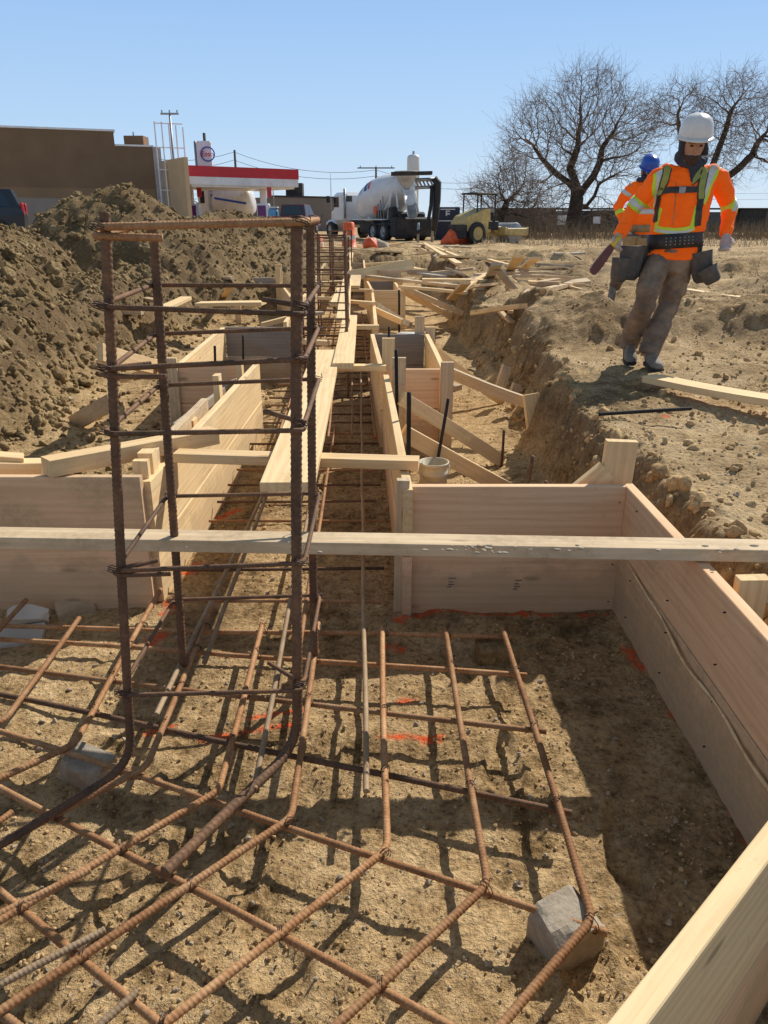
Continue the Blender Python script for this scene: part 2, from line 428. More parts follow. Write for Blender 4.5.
me.polygons.foreach_set('loop_total', np.full(len(q), 4, dtype=np.int32))
me.polygons.foreach_set('use_smooth', np.ones(len(q), dtype=bool))
at_ = me.color_attributes.new('mask', 'FLOAT_COLOR', 'POINT')
at_.data.foreach_set('color', np.stack([damp_dark, pn, pm, outm], -1).astype(np.float32).ravel())
me.update(calc_edges=True); me.validate()
gm = mat('earth', (.4, .3, .17), .95, spec=.12); g = NG(gm)
tc = g.n('ShaderNodeTexCoord').outputs['Object']
at2 = g.n('ShaderNodeAttribute', attribute_name='mask')
sp = g.n('ShaderNodeSeparateColor'); g.l(at2.outputs['Color'], sp.inputs[0])
nA = g.noise(tc, 1.1, 6, .6); nB = g.noise(tc, 9, 6, .65); nC = g.noise(tc, 55, 5, .7)
nD = g.noise(tc, 22, 5, .7)
c = g.ramp(g.mix(.62, nA, g.mix(.5, nB, nD)), [(.41, (.22, .14, .06)), (.49, (.56, .38, .19)), (.60, (.82, .60, .33))])
c2 = g.ramp(nC, [(.32, (.36, .31, .27)), (.47, (.9, .89, .88)), (.7, (1.2, 1.18, 1.14))])
c = g.mix(1., c, c2, 'MULTIPLY')
bank = g.ramp(g.mix(.4, nA, nB), [(.40, (.24, .16, .08)), (.50, (.52, .37, .20)), (.61, (.72, .54, .325))])
c = g.mix(g.math('MULTIPLY', at2.outputs['Alpha'], .7), c, g.mix(1., bank, c2, 'MULTIPLY'))
hp = g.ramp(g.mix(.5, nA, nB), [(.36, (.14, .092, .042)), (.5, (.29, .20, .098)), (.64, (.43, .31, .16))])
c = g.mix(sp.outputs[2], c, g.mix(1., hp, c2, 'MULTIPLY'))
vo = g.n('ShaderNodeTexVoronoi', feature='F1'); vo.inputs['Scale'].default_value = 42; g.l(tc, vo.inputs['Vector'])
peb = g.ramp(vo.outputs['Distance'], [(.15, (1, 1, 1)), (.3, (0, 0, 0))])
pebc = g.mix(g.noise(tc, 60, 0), (.28, .22, .16), (.58, .5, .4))
c = g.mix(g.math('MULTIPLY', peb, g.ramp(g.noise(tc, 2.3, 3), [(.45, (0, 0, 0)), (.7, (.6,)*3)])), c, pebc)
dmp_dk = g.math('MULTIPLY', sp.outputs[0], g.ramp(nB, [(.3, (1, 1, 1)), (.75, (.55,)*3)]))
c = g.mix(dmp_dk, c, g.mix(nC, (.12, .075, .038), (.26, .175, .095)))
pt = g.math('MULTIPLY', sp.outputs[1], g.ramp(nC, [(.36, (0, 0, 0)), (.5, (.95,)*3)]))
c = g.mix(pt, c, (.95, .12, .03))
g.color(c)
hgt = g.mix(.45, nD, nC); b1 = g.bump(hgt, 1.0, .05); b1 = g.bump(g.noise(tc, 170, 3, .7), .35, .006, b1)
g.bump(peb, .35, .006, b1)
me.materials.append(gm)
ground = bpy.data.objects.new('ground', me); COL.objects.link(ground); tag(ground, 'churned sandy clay ground with the excavated trench', None, kind='structure')
GB = None

# ---- loose clods and pebbles
def rock_templates(n, seed, sub=2, rough=.75):
    import bmesh
    out = []
    for k in range(n):
        bm = bmesh.new(); bmesh.ops.create_icosphere(bm, subdivisions=sub, radius=1)
        vs = np.array([v.co[:] for v in bm.verts]); fs = np.array([[v.index for v in f.verts] for f in bm.faces]); bm.free()
        r_ = np.random.RandomState(seed+k); dirs = r_.normal(size=(11, 3)); dirs /= np.linalg.norm(dirs, axis=1)[:, None]
        lim = r_.uniform(.45, .9, 11)
        for d_, l_ in zip(dirs, lim):
            p = vs@d_; vs = vs-np.outer(np.maximum(p-l_, 0), d_)*.9
        vs *= 1+r_.normal(size=(len(vs), 1))*rough*.20
        out.append((vs*np.array([1, r_.uniform(.7, 1), r_.uniform(.55, .9)]), fs))
    return out
def scatter(name, pts, material, tmpl, seed, smooth=False):
    r_ = np.random.RandomState(seed); V = []; F = []; b = 0
    for (x, y, z, s) in pts:
        vs, fs = tmpl[r_.randint(len(tmpl))]
        q_ = r_.normal(size=4); q_ /= np.linalg.norm(q_); w0, a, b0, c0 = q_
        Rm = np.array([[1-2*(b0*b0+c0*c0), 2*(a*b0-c0*w0), 2*(a*c0+b0*w0)], [2*(a*b0+c0*w0), 1-2*(a*a+c0*c0), 2*(b0*c0-a*w0)], [2*(a*c0-b0*w0), 2*(b0*c0+a*w0), 1-2*(a*a+b0*b0)]])
        V.append(vs@Rm.T*s+np.array([x, y, z+s*.2])); F.append(fs+b); b += len(vs)
    V = np.concatenate(V); F = np.concatenate(F)
    m_ = bpy.data.meshes.new(name); m_.vertices.add(len(V)); m_.vertices.foreach_set('co', V.astype(np.float32).ravel())
    m_.loops.add(F.size); m_.loops.foreach_set('vertex_index', F.astype(np.int32).ravel())
    m_.polygons.add(len(F)); m_.polygons.foreach_set('loop_start', np.arange(0, F.size, 3, dtype=np.int32))
    m_.polygons.foreach_set('loop_total', np.full(len(F), 3, dtype=np.int32))
    m_.polygons.foreach_set('use_smooth', np.full(len(F), smooth)); m_.update(calc_edges=True)
    m_.materials.append(material); o = bpy.data.objects.new(name, m_); COL.objects.link(o)
    return o
T1 = rock_templates(10, 3); rs = np.random.RandomState(11)
def spread(n, x0, x1, y0, y1, smin, smax, cond):
    x = rs.uniform(x0, x1, n); y = y0*(y1/y0)**rs.uniform(0, 1, n)
    z, d_, p_, o_ = height(x[None], y[None]); z = z[0]; k = cond(x, y, d_[0], p_[0], o_[0])
    s = smin*(smax/smin)**(rs.uniform(0, 1, n)**1.8)
    return [(x[i], y[i], z[i], s[i]) for i in np.nonzero(k)[0]]
pp = spread(26000, -7, -1.9, 3, 24, .010, .055, lambda x, y, d_, p_, o_: (p_ > .3))
pc3 = spread(2600, .9, 2.6, 1.5, 14, .012, .06, lambda x, y, d_, p_, o_: (o_ < .97) & (x > 1.05))
pc3 += spread(5200, 1.2, 8, 2.5, 28, .008, .045, lambda x, y, d_, p_, o_: (o_ > .5) & (fbm(x*.9, y*.9, 111, 4) > -.03))
pp += spread(1500, -3, -1.0, 3.1, 12, .012, .05, lambda x, y, d_, p_, o_: (p_ < .5))
pc2 = spread(9000, -1.4, .94, .75, 2.86, .0018, .010, lambda x, y, d_, p_, o_: fbm(x*2.5, y*2.5, 171, 3) > -.05)
pc2 += spread(5000, -1.0, 1.4, 2.9, 9, .003, .016, lambda x, y, d_, p_, o_: fbm(x*2.5, y*2.5, 171, 3) > -.05)
pc2 += spread(7000, 1.3, 6, 2.2, 12, .003, .018, lambda x, y, d_, p_, o_: fbm(x*1.5, y*1.5, 173, 3) > -.08)
T3 = []
for vs, fs in rock_templates(7, 60, 4, 0):
    v2 = vs*1.0; n_ = fbm(v2[:, 0]*2.1+v2[:, 2]*1.3, v2[:, 1]*2.1-v2[:, 2]*.9, 7, 4); v2 = v2*(1+1.1*n_[:, None]); T3.append((v2*.95, fs))
big = spread(1500, -6.8, -2.0, 3.4, 22, .045, .15, lambda x, y, d_, p_, o_: (p_ > .3))
o = scatter('dirt_clods', [(x, y, z-s*.25, s) for x, y, z, s in big], M['clay'], T3, 15, True); tag(o, 'big irregular lumps of clay stuck in the spoil heap', 'clods', kind='stuff')
o = scatter('dirt_clods', pp, M['clay'], T1, 5, True); tag(o, 'loose brown clay clods strewn over the spoil heap and banks', 'clods', kind='stuff')
pp = spread(1900, -1.3, .93, .8, 2.85, .0018, .0075, lambda x, y, d_, p_, o_: x == x)
pp += spread(120, -1.3, .93, .8, 2.85, .008, .016, lambda x, y, d_, p_, o_: x == x)
pp += spread(500, -.9, 0, 2.9, 8, .004, .014, lambda x, y, d_, p_, o_: x == x)
pp += spread(900, 1.2, 6, 2.5, 15, .006, .02, lambda x, y, d_, p_, o_: x == x)
crm = mat('crumbled_earth', (.5, .34, .17), .95, spec=.1); g = NG(crm); _v = g.n('ShaderNodeTexCoord').outputs['Object']
g.color(g.ramp(g.mix(.5, g.noise(_v, 1.6, 4), g.noise(_v, 60, 3, .7)), [(.36, (.27, .175, .085)), (.5, (.50, .34, .17)), (.64, (.72, .52, .29))])); g.bump(g.noise(_v, 160, 3, .7), .6, .006)
o = scatter('dirt_crumbs', pc2+pc3, crm, T1, 8, True); tag(o, 'fine crumbs of tan earth covering the trench floor and bank', 'earth', kind='stuff')
o = scatter('pebbles', pp, M['stone'], T1, 6); tag(o, 'small pale pebbles lying on the sandy trench floor', 'pebbles', kind='stuff')

# ------------------------------------------------------------------ timber
def board(name, a, b, w, t, m, parent=None, up=(0, 0, 1), ch=.0025, label=None, cat=None, group=None, warp=0, pitched=None):
    """timber from a to b (ends of its centre line), w across, t along `up`"""
    a = Vector(a); b = Vector(b); X_ = (b-a); L = X_.length; X_.normalize()
    U = Vector(up); U = (U-X_*U.dot(X_)).normalized(); Yv = U.cross(X_).normalized()
    ch = min(ch, t*.3)
    hy, hz_ = w/2, t/2
    sec = [(hy, hz_-ch), (hy-ch, hz_), (-hy+ch, hz_), (-hy, hz_-ch), (-hy, -hz_+ch), (-hy+ch, -hz_), (hy-ch, -hz_), (hy, -hz_+ch)]
    n = max(2, min(14, int(L/.2)+1)); mb = MB(); r_ = random.Random(int(L*1e4)+int(a.x*977)+int(a.y*631))
    ph = r_.uniform(0, 6); bow = warp*r_.uniform(-1, 1); secs = []
    for i in range(n+1):
        x = -L/2+L*i/n; k = math.sin(math.pi*i/n)
        tw = warp*.8*r_.uniform(-.12, .12)
        secs.append([(x+(r_.uniform(-.001, .001)), y+bow*k*.4+tw, z+bow*k+tw*.5) for y, z in sec])
    mb.loft(secs, sm=False)
    me_ = mb.mesh(name); me_.materials.append(m); o = bpy.data.objects.new(name, me_)
    rot = Matrix((X_, Yv, U)).transposed().to_4x4()
    o.location = (a+b)/2; o.rotation_euler = rot.to_euler()
    link(o, parent); tag(o, label, cat, group); return o
H2 = .57
def wallb(parent, A, B, side, z0=0., rows=2, h=.283, m='pink', m0=None, t=.038, name='form_board', jit=.006):
    """stack of boards standing on edge; A,B give the face line in plan, side=+1/-1 puts the timber to one side"""
    A = Vector((A[0], A[1], 0)); B = Vector((B[0], B[1], 0)); d = (B-A).normalized()
    nrm = Vector((-d.y, d.x, 0))*side; out = []
    for k in range(rows):
        off = nrm*(t/2+rng.uniform(0, jit)*(1 if k else .5)); z = z0+h*(k+.5)+.0015*k
        mm = m0 if (k == 0 and m0) else m
        out.append(board(name, A+off+Vector((0, 0, z)), B+off+Vector((0, 0, z)), h-.004, t, M[mm], parent, up=nrm, warp=.003))
    return out
def stake(parent, p, z0, z1, w=.089, t=.038, m='fresh', name='stake', up=(0, 1, 0), lean=(0, 0)):
    return board(name, (p[0], p[1], z0), (p[0]+lean[0], p[1]+lean[1], z1), w, t, M[m], parent, up=up)
def zz(v, z): return Vector((v[0], v[1], z))

# --- front footing form (right side, far end, skewed near side)
cornerF = P(608, 617, .0); XR = .955
f1 = empty('formwork', (XR, 2.2, 0), 'double height pink timber form around the right side of the front footing pad', 'formwork')
YF = 2.87
wallb(f1, (XR, 1.335), (XR, YF+.04), -1, m='pink', m0='pinkmud')
wallb(f1, (.085, YF), (XR, YF), 1, m='pink', m0='pink')
board('trim_strip', (.064, YF+.0, .0), (.075, YF-.01, .60), .05, .036, M['worn'], f1, up=(0, 1, 0))
# upper right board stands a little proud, with a split tongue of wood running along the seam
mb = MB(); pts = []
for i in range(26):
    y = 2.78-i*.058; z = .292+.004*math.sin(i*.9)+.010*math.sin(i*.33+1)-.003*i
    pts.append((XR-.006-.005*math.sin(i*.7), y, z))
mb.tube(pts, [.001+.003*min(1, i/5)*(1-.5*math.sin(i*1.7)) for i in range(26)], 5, flat=1.8)
mb.build('wood_splinter', M['fresh'], f1, at=(XR, 2, .3))
# stamps, pencil lines and nails on the pink boards
for px, py, n_ in ((452, 584, 5), (518, 586, 6)):
    mb = MB(); c_ = D(px, py, YF-.002)
    for k in range(n_): mb.box(c_+Vector((-.012+.006*(k % 3), 0, -.014+.012*(k//2))), (.006 if k % 2 else .018, .0015, .0028 if k % 2 else .0018))
    mb.box(c_+Vector((0, 0, .026)), (.03, .0015, .002)); mb.build('grade_stamp', M['black'], f1, at=c_)
mb = MB()
for z_ in (.06, .23, .34, .5):
    for x_ in (.11, XR-.02): mb.cyl((x_, YF-.002, z_), (x_, YF+.004, z_), .0028, 8)
for y_ in (1.5, 1.9, 2.3, 2.7):
    for z_ in (.08, .24, .35, .52): mb.cyl((XR-.004, y_+.02*math.sin(z_*40), z_), (XR+.004, y_+.02*math.sin(z_*40), z_), .0026, 8)
mb.build('nail_heads', M['steel'], f1, at=(XR, YF, .3))
# oblique near board: top edge runs from (599,1024) to (768,815)
a = P(560, 1075, H2); b = P(775, 806, H2); dn = (b-a).normalized(); b2 = a+dn*((XR-a.x)/dn.x-.0)
a2 = a-dn*.25
f0 = empty('formwork', (a2.x, a2.y, 0), 'oblique near form board with a bright sawn top edge at the lower right corner', 'formwork')
wallb(f0, a2, b2-dn*.06, -1, m='fresh', m0='pinkmud')
# corner stake with kicker behind the far right corner
f2 = empty('form_stake', (1.0, 3.0, 0), 'short upright timber stake with a sloping kicker behind the far corner of the pink form', 'stake')
s0 = D(618, 445, YF+.12)
board('upright', (s0.x-.02, YF+.115, -.05), (s0.x+.012, YF+.115, s0.z+.02), .125, .04, M['fresh'], f2, up=(0, 1, 0))
board('kicker', D(560, 508, YF+.11), D(607, 470, YF+.11), .085, .038, M['fresh'], f2, up=(0, 1, 0))
f2b = empty('form_stake', (1.12, 2.2, 0), 'timber stake outside the right form, just under the end of the long cross beam', 'stake')
board('upright', (XR+.13, 2.05, .0), (XR+.115, 2.02, .58), .089, .038, M['fresh'], f2b, up=(0, 1, 0))
board('kicker', (XR+.13, 2.12, .5), (1.42, 2.2, .42), .038, .07, M['fresh'], f2b)

# --- long mud stained beam across the picture and the shorter spreaders
bl = P(0, 538, .592); br = P(768, 551, .592)
dd = (br-bl).normalized()
board('cross_beam', bl-dd*.5, br+dd*.35, .092, .040, M['worn'], label='long mud spattered two by four crossing the whole pit in front of the cage', cat='timber', warp=.002)
_cb = COL.objects[-1]; _cb = [o_ for o_ in COL.objects if o_.name.startswith('cross_beam')][0]
mb = MB(); _r = random.Random(4)
for k in range(46):
    t = _r.gauss(.5, .04) if k < 30 else _r.uniform(.1, .9); c_ = P(768*t+90, 548+_r.uniform(-3, 5), .613); s_ = _r.uniform(.002, .008)
    mb.ball(c_, (s_*_r.uniform(.8, 2), s_, s_*.5), 7, 5)
mb.build('mud_crust', M['stone'], _cb, at=P(480, 548, .613))
a = P(176, 455.5, .592); b = P(419, 463, .592)
board('spreader', a, b, .089, .04, M['fresh'], label='light spreader bar nailed across the trench just beyond the cage, lying under the wide plank', cat='timber')
# --- lengthwise planks lying on the spreaders
def plank(p, q, z, w, t, m, label, zb=None, warp=.004, z2=None):
    A = P(*p, z); B = P(*q, z if z2 is None else z2)
    return board('plank', A, B, w, t, M[m], label=label, cat='plank', warp=warp)
plank((287, 487), (327, 352), .632, .20, .036, 'fresh', 'wide cream plank lying lengthwise on the spreader just right of the cage')
plank((343, 366), (350, 317), .65, .14, .038, 'fresh', 'short bright plank lying lengthwise right of the wide cream plank')
plank((343, 320), (347, 280), .665, .13, .038, 'fresh', 'thin cream walkway plank following the short bright plank')
plank((335, 305), (341, 289), .63, .12, .036, 'fresh', 'tilted short plank left of the walkway plank')
plank((354, 287), (356, 276), .64, .17, .038, 'fresh', 'stubby plank end beside the small grey form box')
plank((347, 273), (351, 253), .66, .14, .036, 'fresh', 'distant walkway plank narrowing towards the mixer truck')

# --- left footing form in front
f3 = empty('formwork', (-1.4, 2.9, 0), 'mud smeared two board form standing across the left edge in front of the spoil', 'formwork')
wallb(f3, (-2.15, 2.885), (-.965, 2.885), 1, m='pinkmud', m0='pink', h=.30)
stake(f3, (-.985, 2.99), 0, .64, w=.06, m='fresh')
board('stake', P(142, 470, .60)+Vector((0, .09, -.10)), P(142, 470, .60)+Vector((0, .09, .055)), .075, .06, M['fresh'], f3)
# long left strip form, sunlit
f4 = empty('formwork', (-.92, 4.2, 0), 'long sunlit cream form board along the left side of the trench', 'formwork')
A0 = P(165, 607, 0); A1 = P(264, 437, 0)
wallb(f4, A0, A1, 1, m='fresh', m0='fresh', h=.283)
stake(f4, (A0.x-.085, 4.0), 0, .56, m='fresh', up=(1, 0, 0)); stake(f4, (A0.x-.09, 4.72), 0, .66, m='fresh', up=(1, 0, 0))
stake(f4, (A0.x-.09, 5.5), 0, .6, m='fresh', up=(1, 0, 0))
# right strip form
f5 = empty('formwork', (.05, 4, 0), 'narrow form running down the right side of the trench from the pink corner', 'formwork')
wallb(f5, P(403, 489, H2)-Vector((0, .0, 0)), P(383, 374, H2), -1, m='fresh', m0='pink')
stake(f5, (.10, 5.1), 0, .70, m='worn', up=(0, 1, 0)); stake(f5, (.11, 3.05), 0, .5, m='worn', up=(1, 0, 0))

# --- box forms beside the trench
def boxform(label, near, far, x0, x1, xf0, xf1, mats, stakes=(), h=.283):
    """near/far = Y of near and far faces"""
    f = empty('formwork', ((x0+x1)/2, near, 0), label, 'formwork')
    wallb(f, (x0, near), (x1, near), 1, m=mats[0], m0=mats[0], h=h)
    wallb(f, (xf0, far), (xf1, far), 1, m=mats[1], m0=mats[1], h=h)
    wallb(f, (x1+.004, near-.04), (xf1+.004, far+.03), -1, m=mats[2], m0=mats[2], h=h)
    wallb(f, (x0-.004, near-.04), (xf0-.004, far+.03), 1, m=mats[3], m0=mats[3], h=h)
    for sx, sy, z1, m_ in stakes: stake(f, (sx, sy), -.05, z1, m=m_)
    return f
yN = P(400, 369, H2).y; yFr = P(400, 334, H2).y
boxform('pale box form right of the trench with a grey plywood far side and corner posts', yN, yFr, P(386, 369, H2).x, P(440, 369, H2).x, P(375, 334, H2).x, P(424, 334, H2).x,
        ('pink', 'ply', 'fresh', 'fresh'), ((P(439, 366, H2).x+.045, yN-.06, .63, 'worn'), (P(388, 352, H2).x, yN+.03, .78, 'fresh'), (P(417, 325, H2).x, yFr+.08, .72, 'worn'), (P(430, 332, H2).x, yFr+.1, .62, 'worn')))
y2n = P(386, 290, H2).y; y2f = P(380, 281, H2).y
boxform('small distant box form with dark grey inner side and pale front board', y2n, y2f, P(374, 290, H2).x, P(399, 290, H2).x, P(369, 281, H2).x, P(393, 281, H2).x,
        ('fresh', 'ply', 'fresh', 'fresh'), ((P(402, 288, H2).x, y2n-.05, .5, 'fresh'),))
# left box form
f6 = empty('formwork', (-1.3, 6.5, 0), 'cream box form left of the trench, seen through the rebar cage', 'formwork')
q0 = P(182, 363, H2); q1 = P(225, 327, H2); q2 = P(296, 327, H2)
wallb(f6, (q0.x, q0.y), (q1.x, q1.y), 1, m='fresh', m0='fresh'); wallb(f6, (q1.x, q1.y), (q2.x, q2.y), 1, m='ply', m0='grey')
wallb(f6, (q0.x-.05, q0.y-.02), (P(243, 363, H2).x, q0.y-.02), -1, m='pink', m0='pink')
stake(f6, (q0.x-.06, q0.y-.08), 0, .62, m='worn'); stake(f6, (q0.x-.12, q0.y+.02), 0, .6, w=.05, m='fresh')
board('rail', P(175, 384, .35), P(240, 384, .35), .09, .038, M['fresh'], f6)
f7 = empty('formwork', (-2, 14, 0), 'weathered grey form panel at the foot of the spoil heap, upper left of the trench', 'formwork')
g0 = P(198, 279, .62); g1 = P(276, 276, .62)
wallb(f7, (g0.x, g0.y), (g1.x, g1.y), 1, m='grey', m0='grey', h=.30)
wallb(f7, (g1.x, g1.y), (P(292, 300, H2).x, P(292, 300, H2).y), 1, m='fresh')
stake(f7, (P(275, 276, .62).x+.08, g1.y-.1), 0, .82, w=.12, m='fresh'); stake(f7, (P(286, 275, .62).x, g1.y-.8), 0, .8, m='fresh')
stake(f7, (P(254, 300, .3).x, P(254, 310, .3).y), 0, .4, m='fresh')
# far forms flanking the trench up to its end
f8 = empty('formwork', (-.2, 9, 0), 'pair of form boards edging the trench between the two box forms', 'formwork')
wallb(f8, P(374, 330, H2), P(371, 292, H2), -1, m='fresh', m0='fresh')
wallb(f8, (-1.0, 8.1), (-1.15, 13), 1, m='fresh', m0='fresh')
f9 = empty('formwork', (-.8, 18, 0), 'farthest form boards at the far end of the trench', 'formwork')
wallb(f9, (-.35, 14.5), (-.55, 21), -1, m='fresh'); wallb(f9, (-1.2, 13.4), (-1.45, 21), 1, m='worn'); wallb(f9, (-1.35, 19.5), (-.4, 19.6), 1, m='worn')
wallb(f9, (-.3, 15.5), (.3, 15.5), 1, m='fresh'); wallb(f9, (.32, 15.5), (.2, 17.2), -1, m='fresh')

# spreaders across the trench further along (label by what they cross)
SPR = [((331, 367.5), (386, 367.5), 'spreader under the near end of the short bright plank'),
       ((352, 327), (379, 327), 'spreader just before the grey plywood side of the pale box form'),
       ((349, 301.5), (375, 303.5), 'spreader halfway between the two right hand box forms'),
       ((330, 343), (300, 341), 'stub of spreader reaching left from the walkway planks'),
       ((318, 298), (349, 299), 'spreader left of the thin walkway plank'),
       ((347, 290), (373, 290.5), 'spreader level with the small distant box form'),
       ((316, 283), (352, 281), 'spreader beside the second rebar cage'),
       ((322, 262), (352, 262), 'spreader behind the second rebar cage'),
       ((338, 250), (362, 250), 'farthest thin spreader near the trench end'),
       ((296, 315), (322, 313), 'thin spreader at the foot of the cream box form')]
for p, q, lb in SPR:
    board('spreader', P(*p, .595), P(*q, .595), .089, .038, M[rng.choice(['fresh', 'fresh', 'worn'])], label='pale timber '+lb, cat='timber', group='spreaders across the trench')

# --- loose and bracing timbers: (p, z, q, z, w, t, material, label, category)
def L(p, z0, q, z1, w, t, m, lb, cat='timber', name='loose_board', warp=.01, up=(0, 0, 1)):
    A = P(*p, z0); B = P(*q, z1)
    if cat != 'brace' and A.x > -1.6:
        for _ in range(3):
            za = hz(A.x, A.y)+t*.5
            if A.z < za: A = P(*p, za)
            zb_ = hz(B.x, B.y)+t*.5
            if B.z < zb_: B = P(*q, zb_)
    return board(name, A, B, w, t, M[m], label=lb, cat=cat, warp=warp, up=up)
L((401, 398), .52, (502, 461), .04, .04, .088, 'fresh', 'upper of two pale diagonal braces propping the right trench form', 'brace', 'diagonal_brace')
L((402, 432), .46, (512, 492), .06, .04, .088, 'fresh', 'lower of two pale diagonal braces ending behind the pink far board', 'brace', 'diagonal_brace')
L((446, 371), .48, (531, 404), .30, .04, .08, 'worn', 'weathered pole brace from the pale box form to a leaning stake in the bank', 'brace', 'diagonal_brace')
L((437, 352), .50, (503, 402), .03, .04, .08, 'fresh', 'crossed brace falling from the pale box form to the mud', 'brace', 'diagonal_brace')
L((444, 386), .02, (459, 388), .02, .10, .05, 'grey', 'small offcut lying in the mud beside the pale box form', 'offcut')
L((376, 306), .50, (411, 326), .12, .04, .088, 'worn', 'short brace beside the trench before the dark corner post', 'brace', 'diagonal_brace')
L((360, 303), .55, (402, 322), .35, .04, .07, 'fresh', 'thin brace crossing above the short brace', 'brace', 'diagonal_brace')
L((401, 290), .52, (452, 317), .12, .04, .088, 'fresh', 'light brace leaning on the right rim of the small distant box form', 'brace', 'diagonal_brace')
L((404, 288), .55, (470, 316), .2, .04, .08, 'worn', 'weathered brace running beside the light brace towards the bank', 'brace', 'diagonal_brace')
L((344, 277), .60, (412, 264), .78, .04, .184, 'fresh', 'deep pale joist lying aslant across the trench beyond the box forms', up=(0, .5, 1))
L((330, 272), .55, (400, 275), .66, .04, .14, 'worn', 'second long joist just behind the aslant joist', up=(0, .5, 1))
L((358, 275), .60, (466, 287), .60, .14, .04, 'worn', 'long weathered plank pointing right towards the lumber pile')
L((400, 287), .60, (466, 293), .58, .09, .04, 'fresh', 'narrow pale board lying on the bank edge below the lumber pile')
L((356, 250), .62, (428, 252), .62, .09, .05, 'fresh', 'thin board across the trench end in front of the mixer truck')
L((424, 243), .62, (459, 264), .55, .14, .04, 'fresh', 'bright board in the small fan of boards before the yellow roller')
L((432, 246), .55, (464, 259), .55, .12, .04, 'fresh', 'second board of the fan, crossing the bright one')
L((424, 250), .55, (447, 262), .55, .12, .04, 'worn', 'dull board at the left of the fan of boards')
L((412, 268), .5, (425, 270), .5, .14, .05, 'fresh', 'offcut right of the aslant joist', 'offcut')
L((446, 247), .5, (462, 253), .5, .1, .05, 'worn', 'offcut lying right of the fan of boards', 'offcut')
# lumber pile on the bank (each board lifts away)
PILE = [((460, 282), .62, (520, 270), .66, .12, .04, 'grey'), ((470, 283), .58, (560, 283), .62, .12, .05, 'worn'), ((476, 275), .70, (552, 272), .66, .14, .04, 'worn'),
        ((498, 270), .9, (513, 288), .55, .14, .04, 'grey'), ((505, 266), .78, (563, 275), .62, .09, .04, 'worn'), ((488, 280), .64, (497, 264), 1.0, .14, .04, 'grey'),
        ((510, 270), .68, (519, 256), 1.02, .17, .04, 'fresh'), ((524, 268), .70, (536, 258), 1.0, .15, .04, 'fresh'), ((487, 259), .74, (515, 266), .72, .10, .04, 'fresh'),
        ((535, 285), .54, (571, 279), .6, .16, .08, 'worn'), ((480, 288), .52, (506, 284), .56, .12, .05, 'grey'), ((515, 276), .74, (572, 278), .66, .12, .04, 'worn'),
        ((545, 290), .52, (570, 284), .55, .12, .06, 'worn'), ((462, 291), .5, (492, 272), .75, .09, .04, 'fresh'), ((440, 284), .52, (472, 281), .52, .14, .05, 'grey')]
PLB = ['lowest grey board at the left end of', 'long worn plank at the base of', 'worn plank across the middle of', 'grey board tilted towards the camera in', 'thin board reaching the right end of',
       'grey board leaning up at the left of', 'bright board poking up highest in', 'bright board poking up at the right of', 'thin pale board sticking out at the back left of', 'thick board stub on the right foot of',
       'short grey board in front of', 'upper worn plank laid along the right of', 'lowest board stub at the right front of', 'pale sliver propped on the left front of', 'grey board lying just left of']
for (p, z0, q, z1, w_, t_, m_), lb in zip(PILE, PLB):
    L(p, z0, q, z1, w_, t_, m_, lb+' the lumber pile on the bank', 'timber', 'pile_board', .02)
L((474, 313), .53, (523, 306), .60, .10, .05, 'fresh', 'pale board lying by the bank edge left of the dark bars')
L((572, 303), .60, (602, 304), .60, .17, .07, 'fresh', 'short pale block of two boards lying on the dark bars', 'timber')
L((510, 312), .55, (531, 287), .58, .06, .03, 'worn', 'thin splintered slat pointing up towards the lumber pile')
L((500, 311), .5, (512, 322), .5, .06, .03, 'worn', 'tiny slat lying across the dark bars', 'offcut')
L((650, 378), .545, (800, 405), .555, .17, .042, 'fresh', 'wide pale plank lying on the bank in front of the worker', 'plank', 'plank')
L((686, 290), .53, (800, 306), .52, .14, .04, 'fresh', 'half buried pale plank behind the worker to the right')
L((451, 299), .45, (466, 283), .75, .13, .035, 'fresh', 'split board standing in the bank left of the dark mound')
r5 = random.Random(41)
for k in range(44):
    if k < 20: px, py = r5.uniform(385, 470), r5.uniform(243, 282)
    elif k < 34: px, py = r5.uniform(470, 575), r5.uniform(256, 292)
    else: px, py = r5.uniform(345, 420), r5.uniform(244, 262)
    ln = r5.uniform(.4, 1.9); a_ = r5.choice([r5.uniform(-.5, .5), r5.uniform(-.5, .5), r5.uniform(.6, 2.4)]); c_ = P(px, py, .55)
    if c_.x < edge_x(c_.y)+.2 and c_.y < 19: c_.z = .62
    else: c_.z = hz(c_.x, c_.y)+.045
    d_ = Vector((math.cos(a_), math.sin(a_), r5.uniform(-.06, .12)))*ln/2
    board('scrap_board', c_-d_, c_+d_, r5.choice([.089, .14, .184, .06]), .04, M[r5.choice(['fresh', 'fresh', 'worn', 'grey'])], label='scrap board among the loose pale boards strewn on the far ground beside the trench', cat='timber', group='scrap boards strewn beside the trench', warp=.01, up=(r5.uniform(-.3, .3), r5.uniform(-.3, .3), 1))
# stakes driven in by the bank
for (a, b, Yb, lb, w_, m_) in (((536, 424), (531, 394), 5.35, 'leaning stake board holding the weathered pole brace', .12, 'fresh'), ((497, 391), (507, 366), 6.6, 'reddish stake leaning against the cut bank', .09, 'worn'),
                       ((511, 396), (517, 384), 6.3, 'tiny stake beside the reddish stake', .08, 'worn'), ((441, 289), (441, 277), 13.2, 'small upright peg on the bank beyond the braces', .09, 'worn')):
    board('stake', D(*a, Yb)-Vector((0, 0, .06)), D(*b, Yb+.05), w_, .038, M[m_], label=lb, cat='stake', up=(-.3, 1, 0))
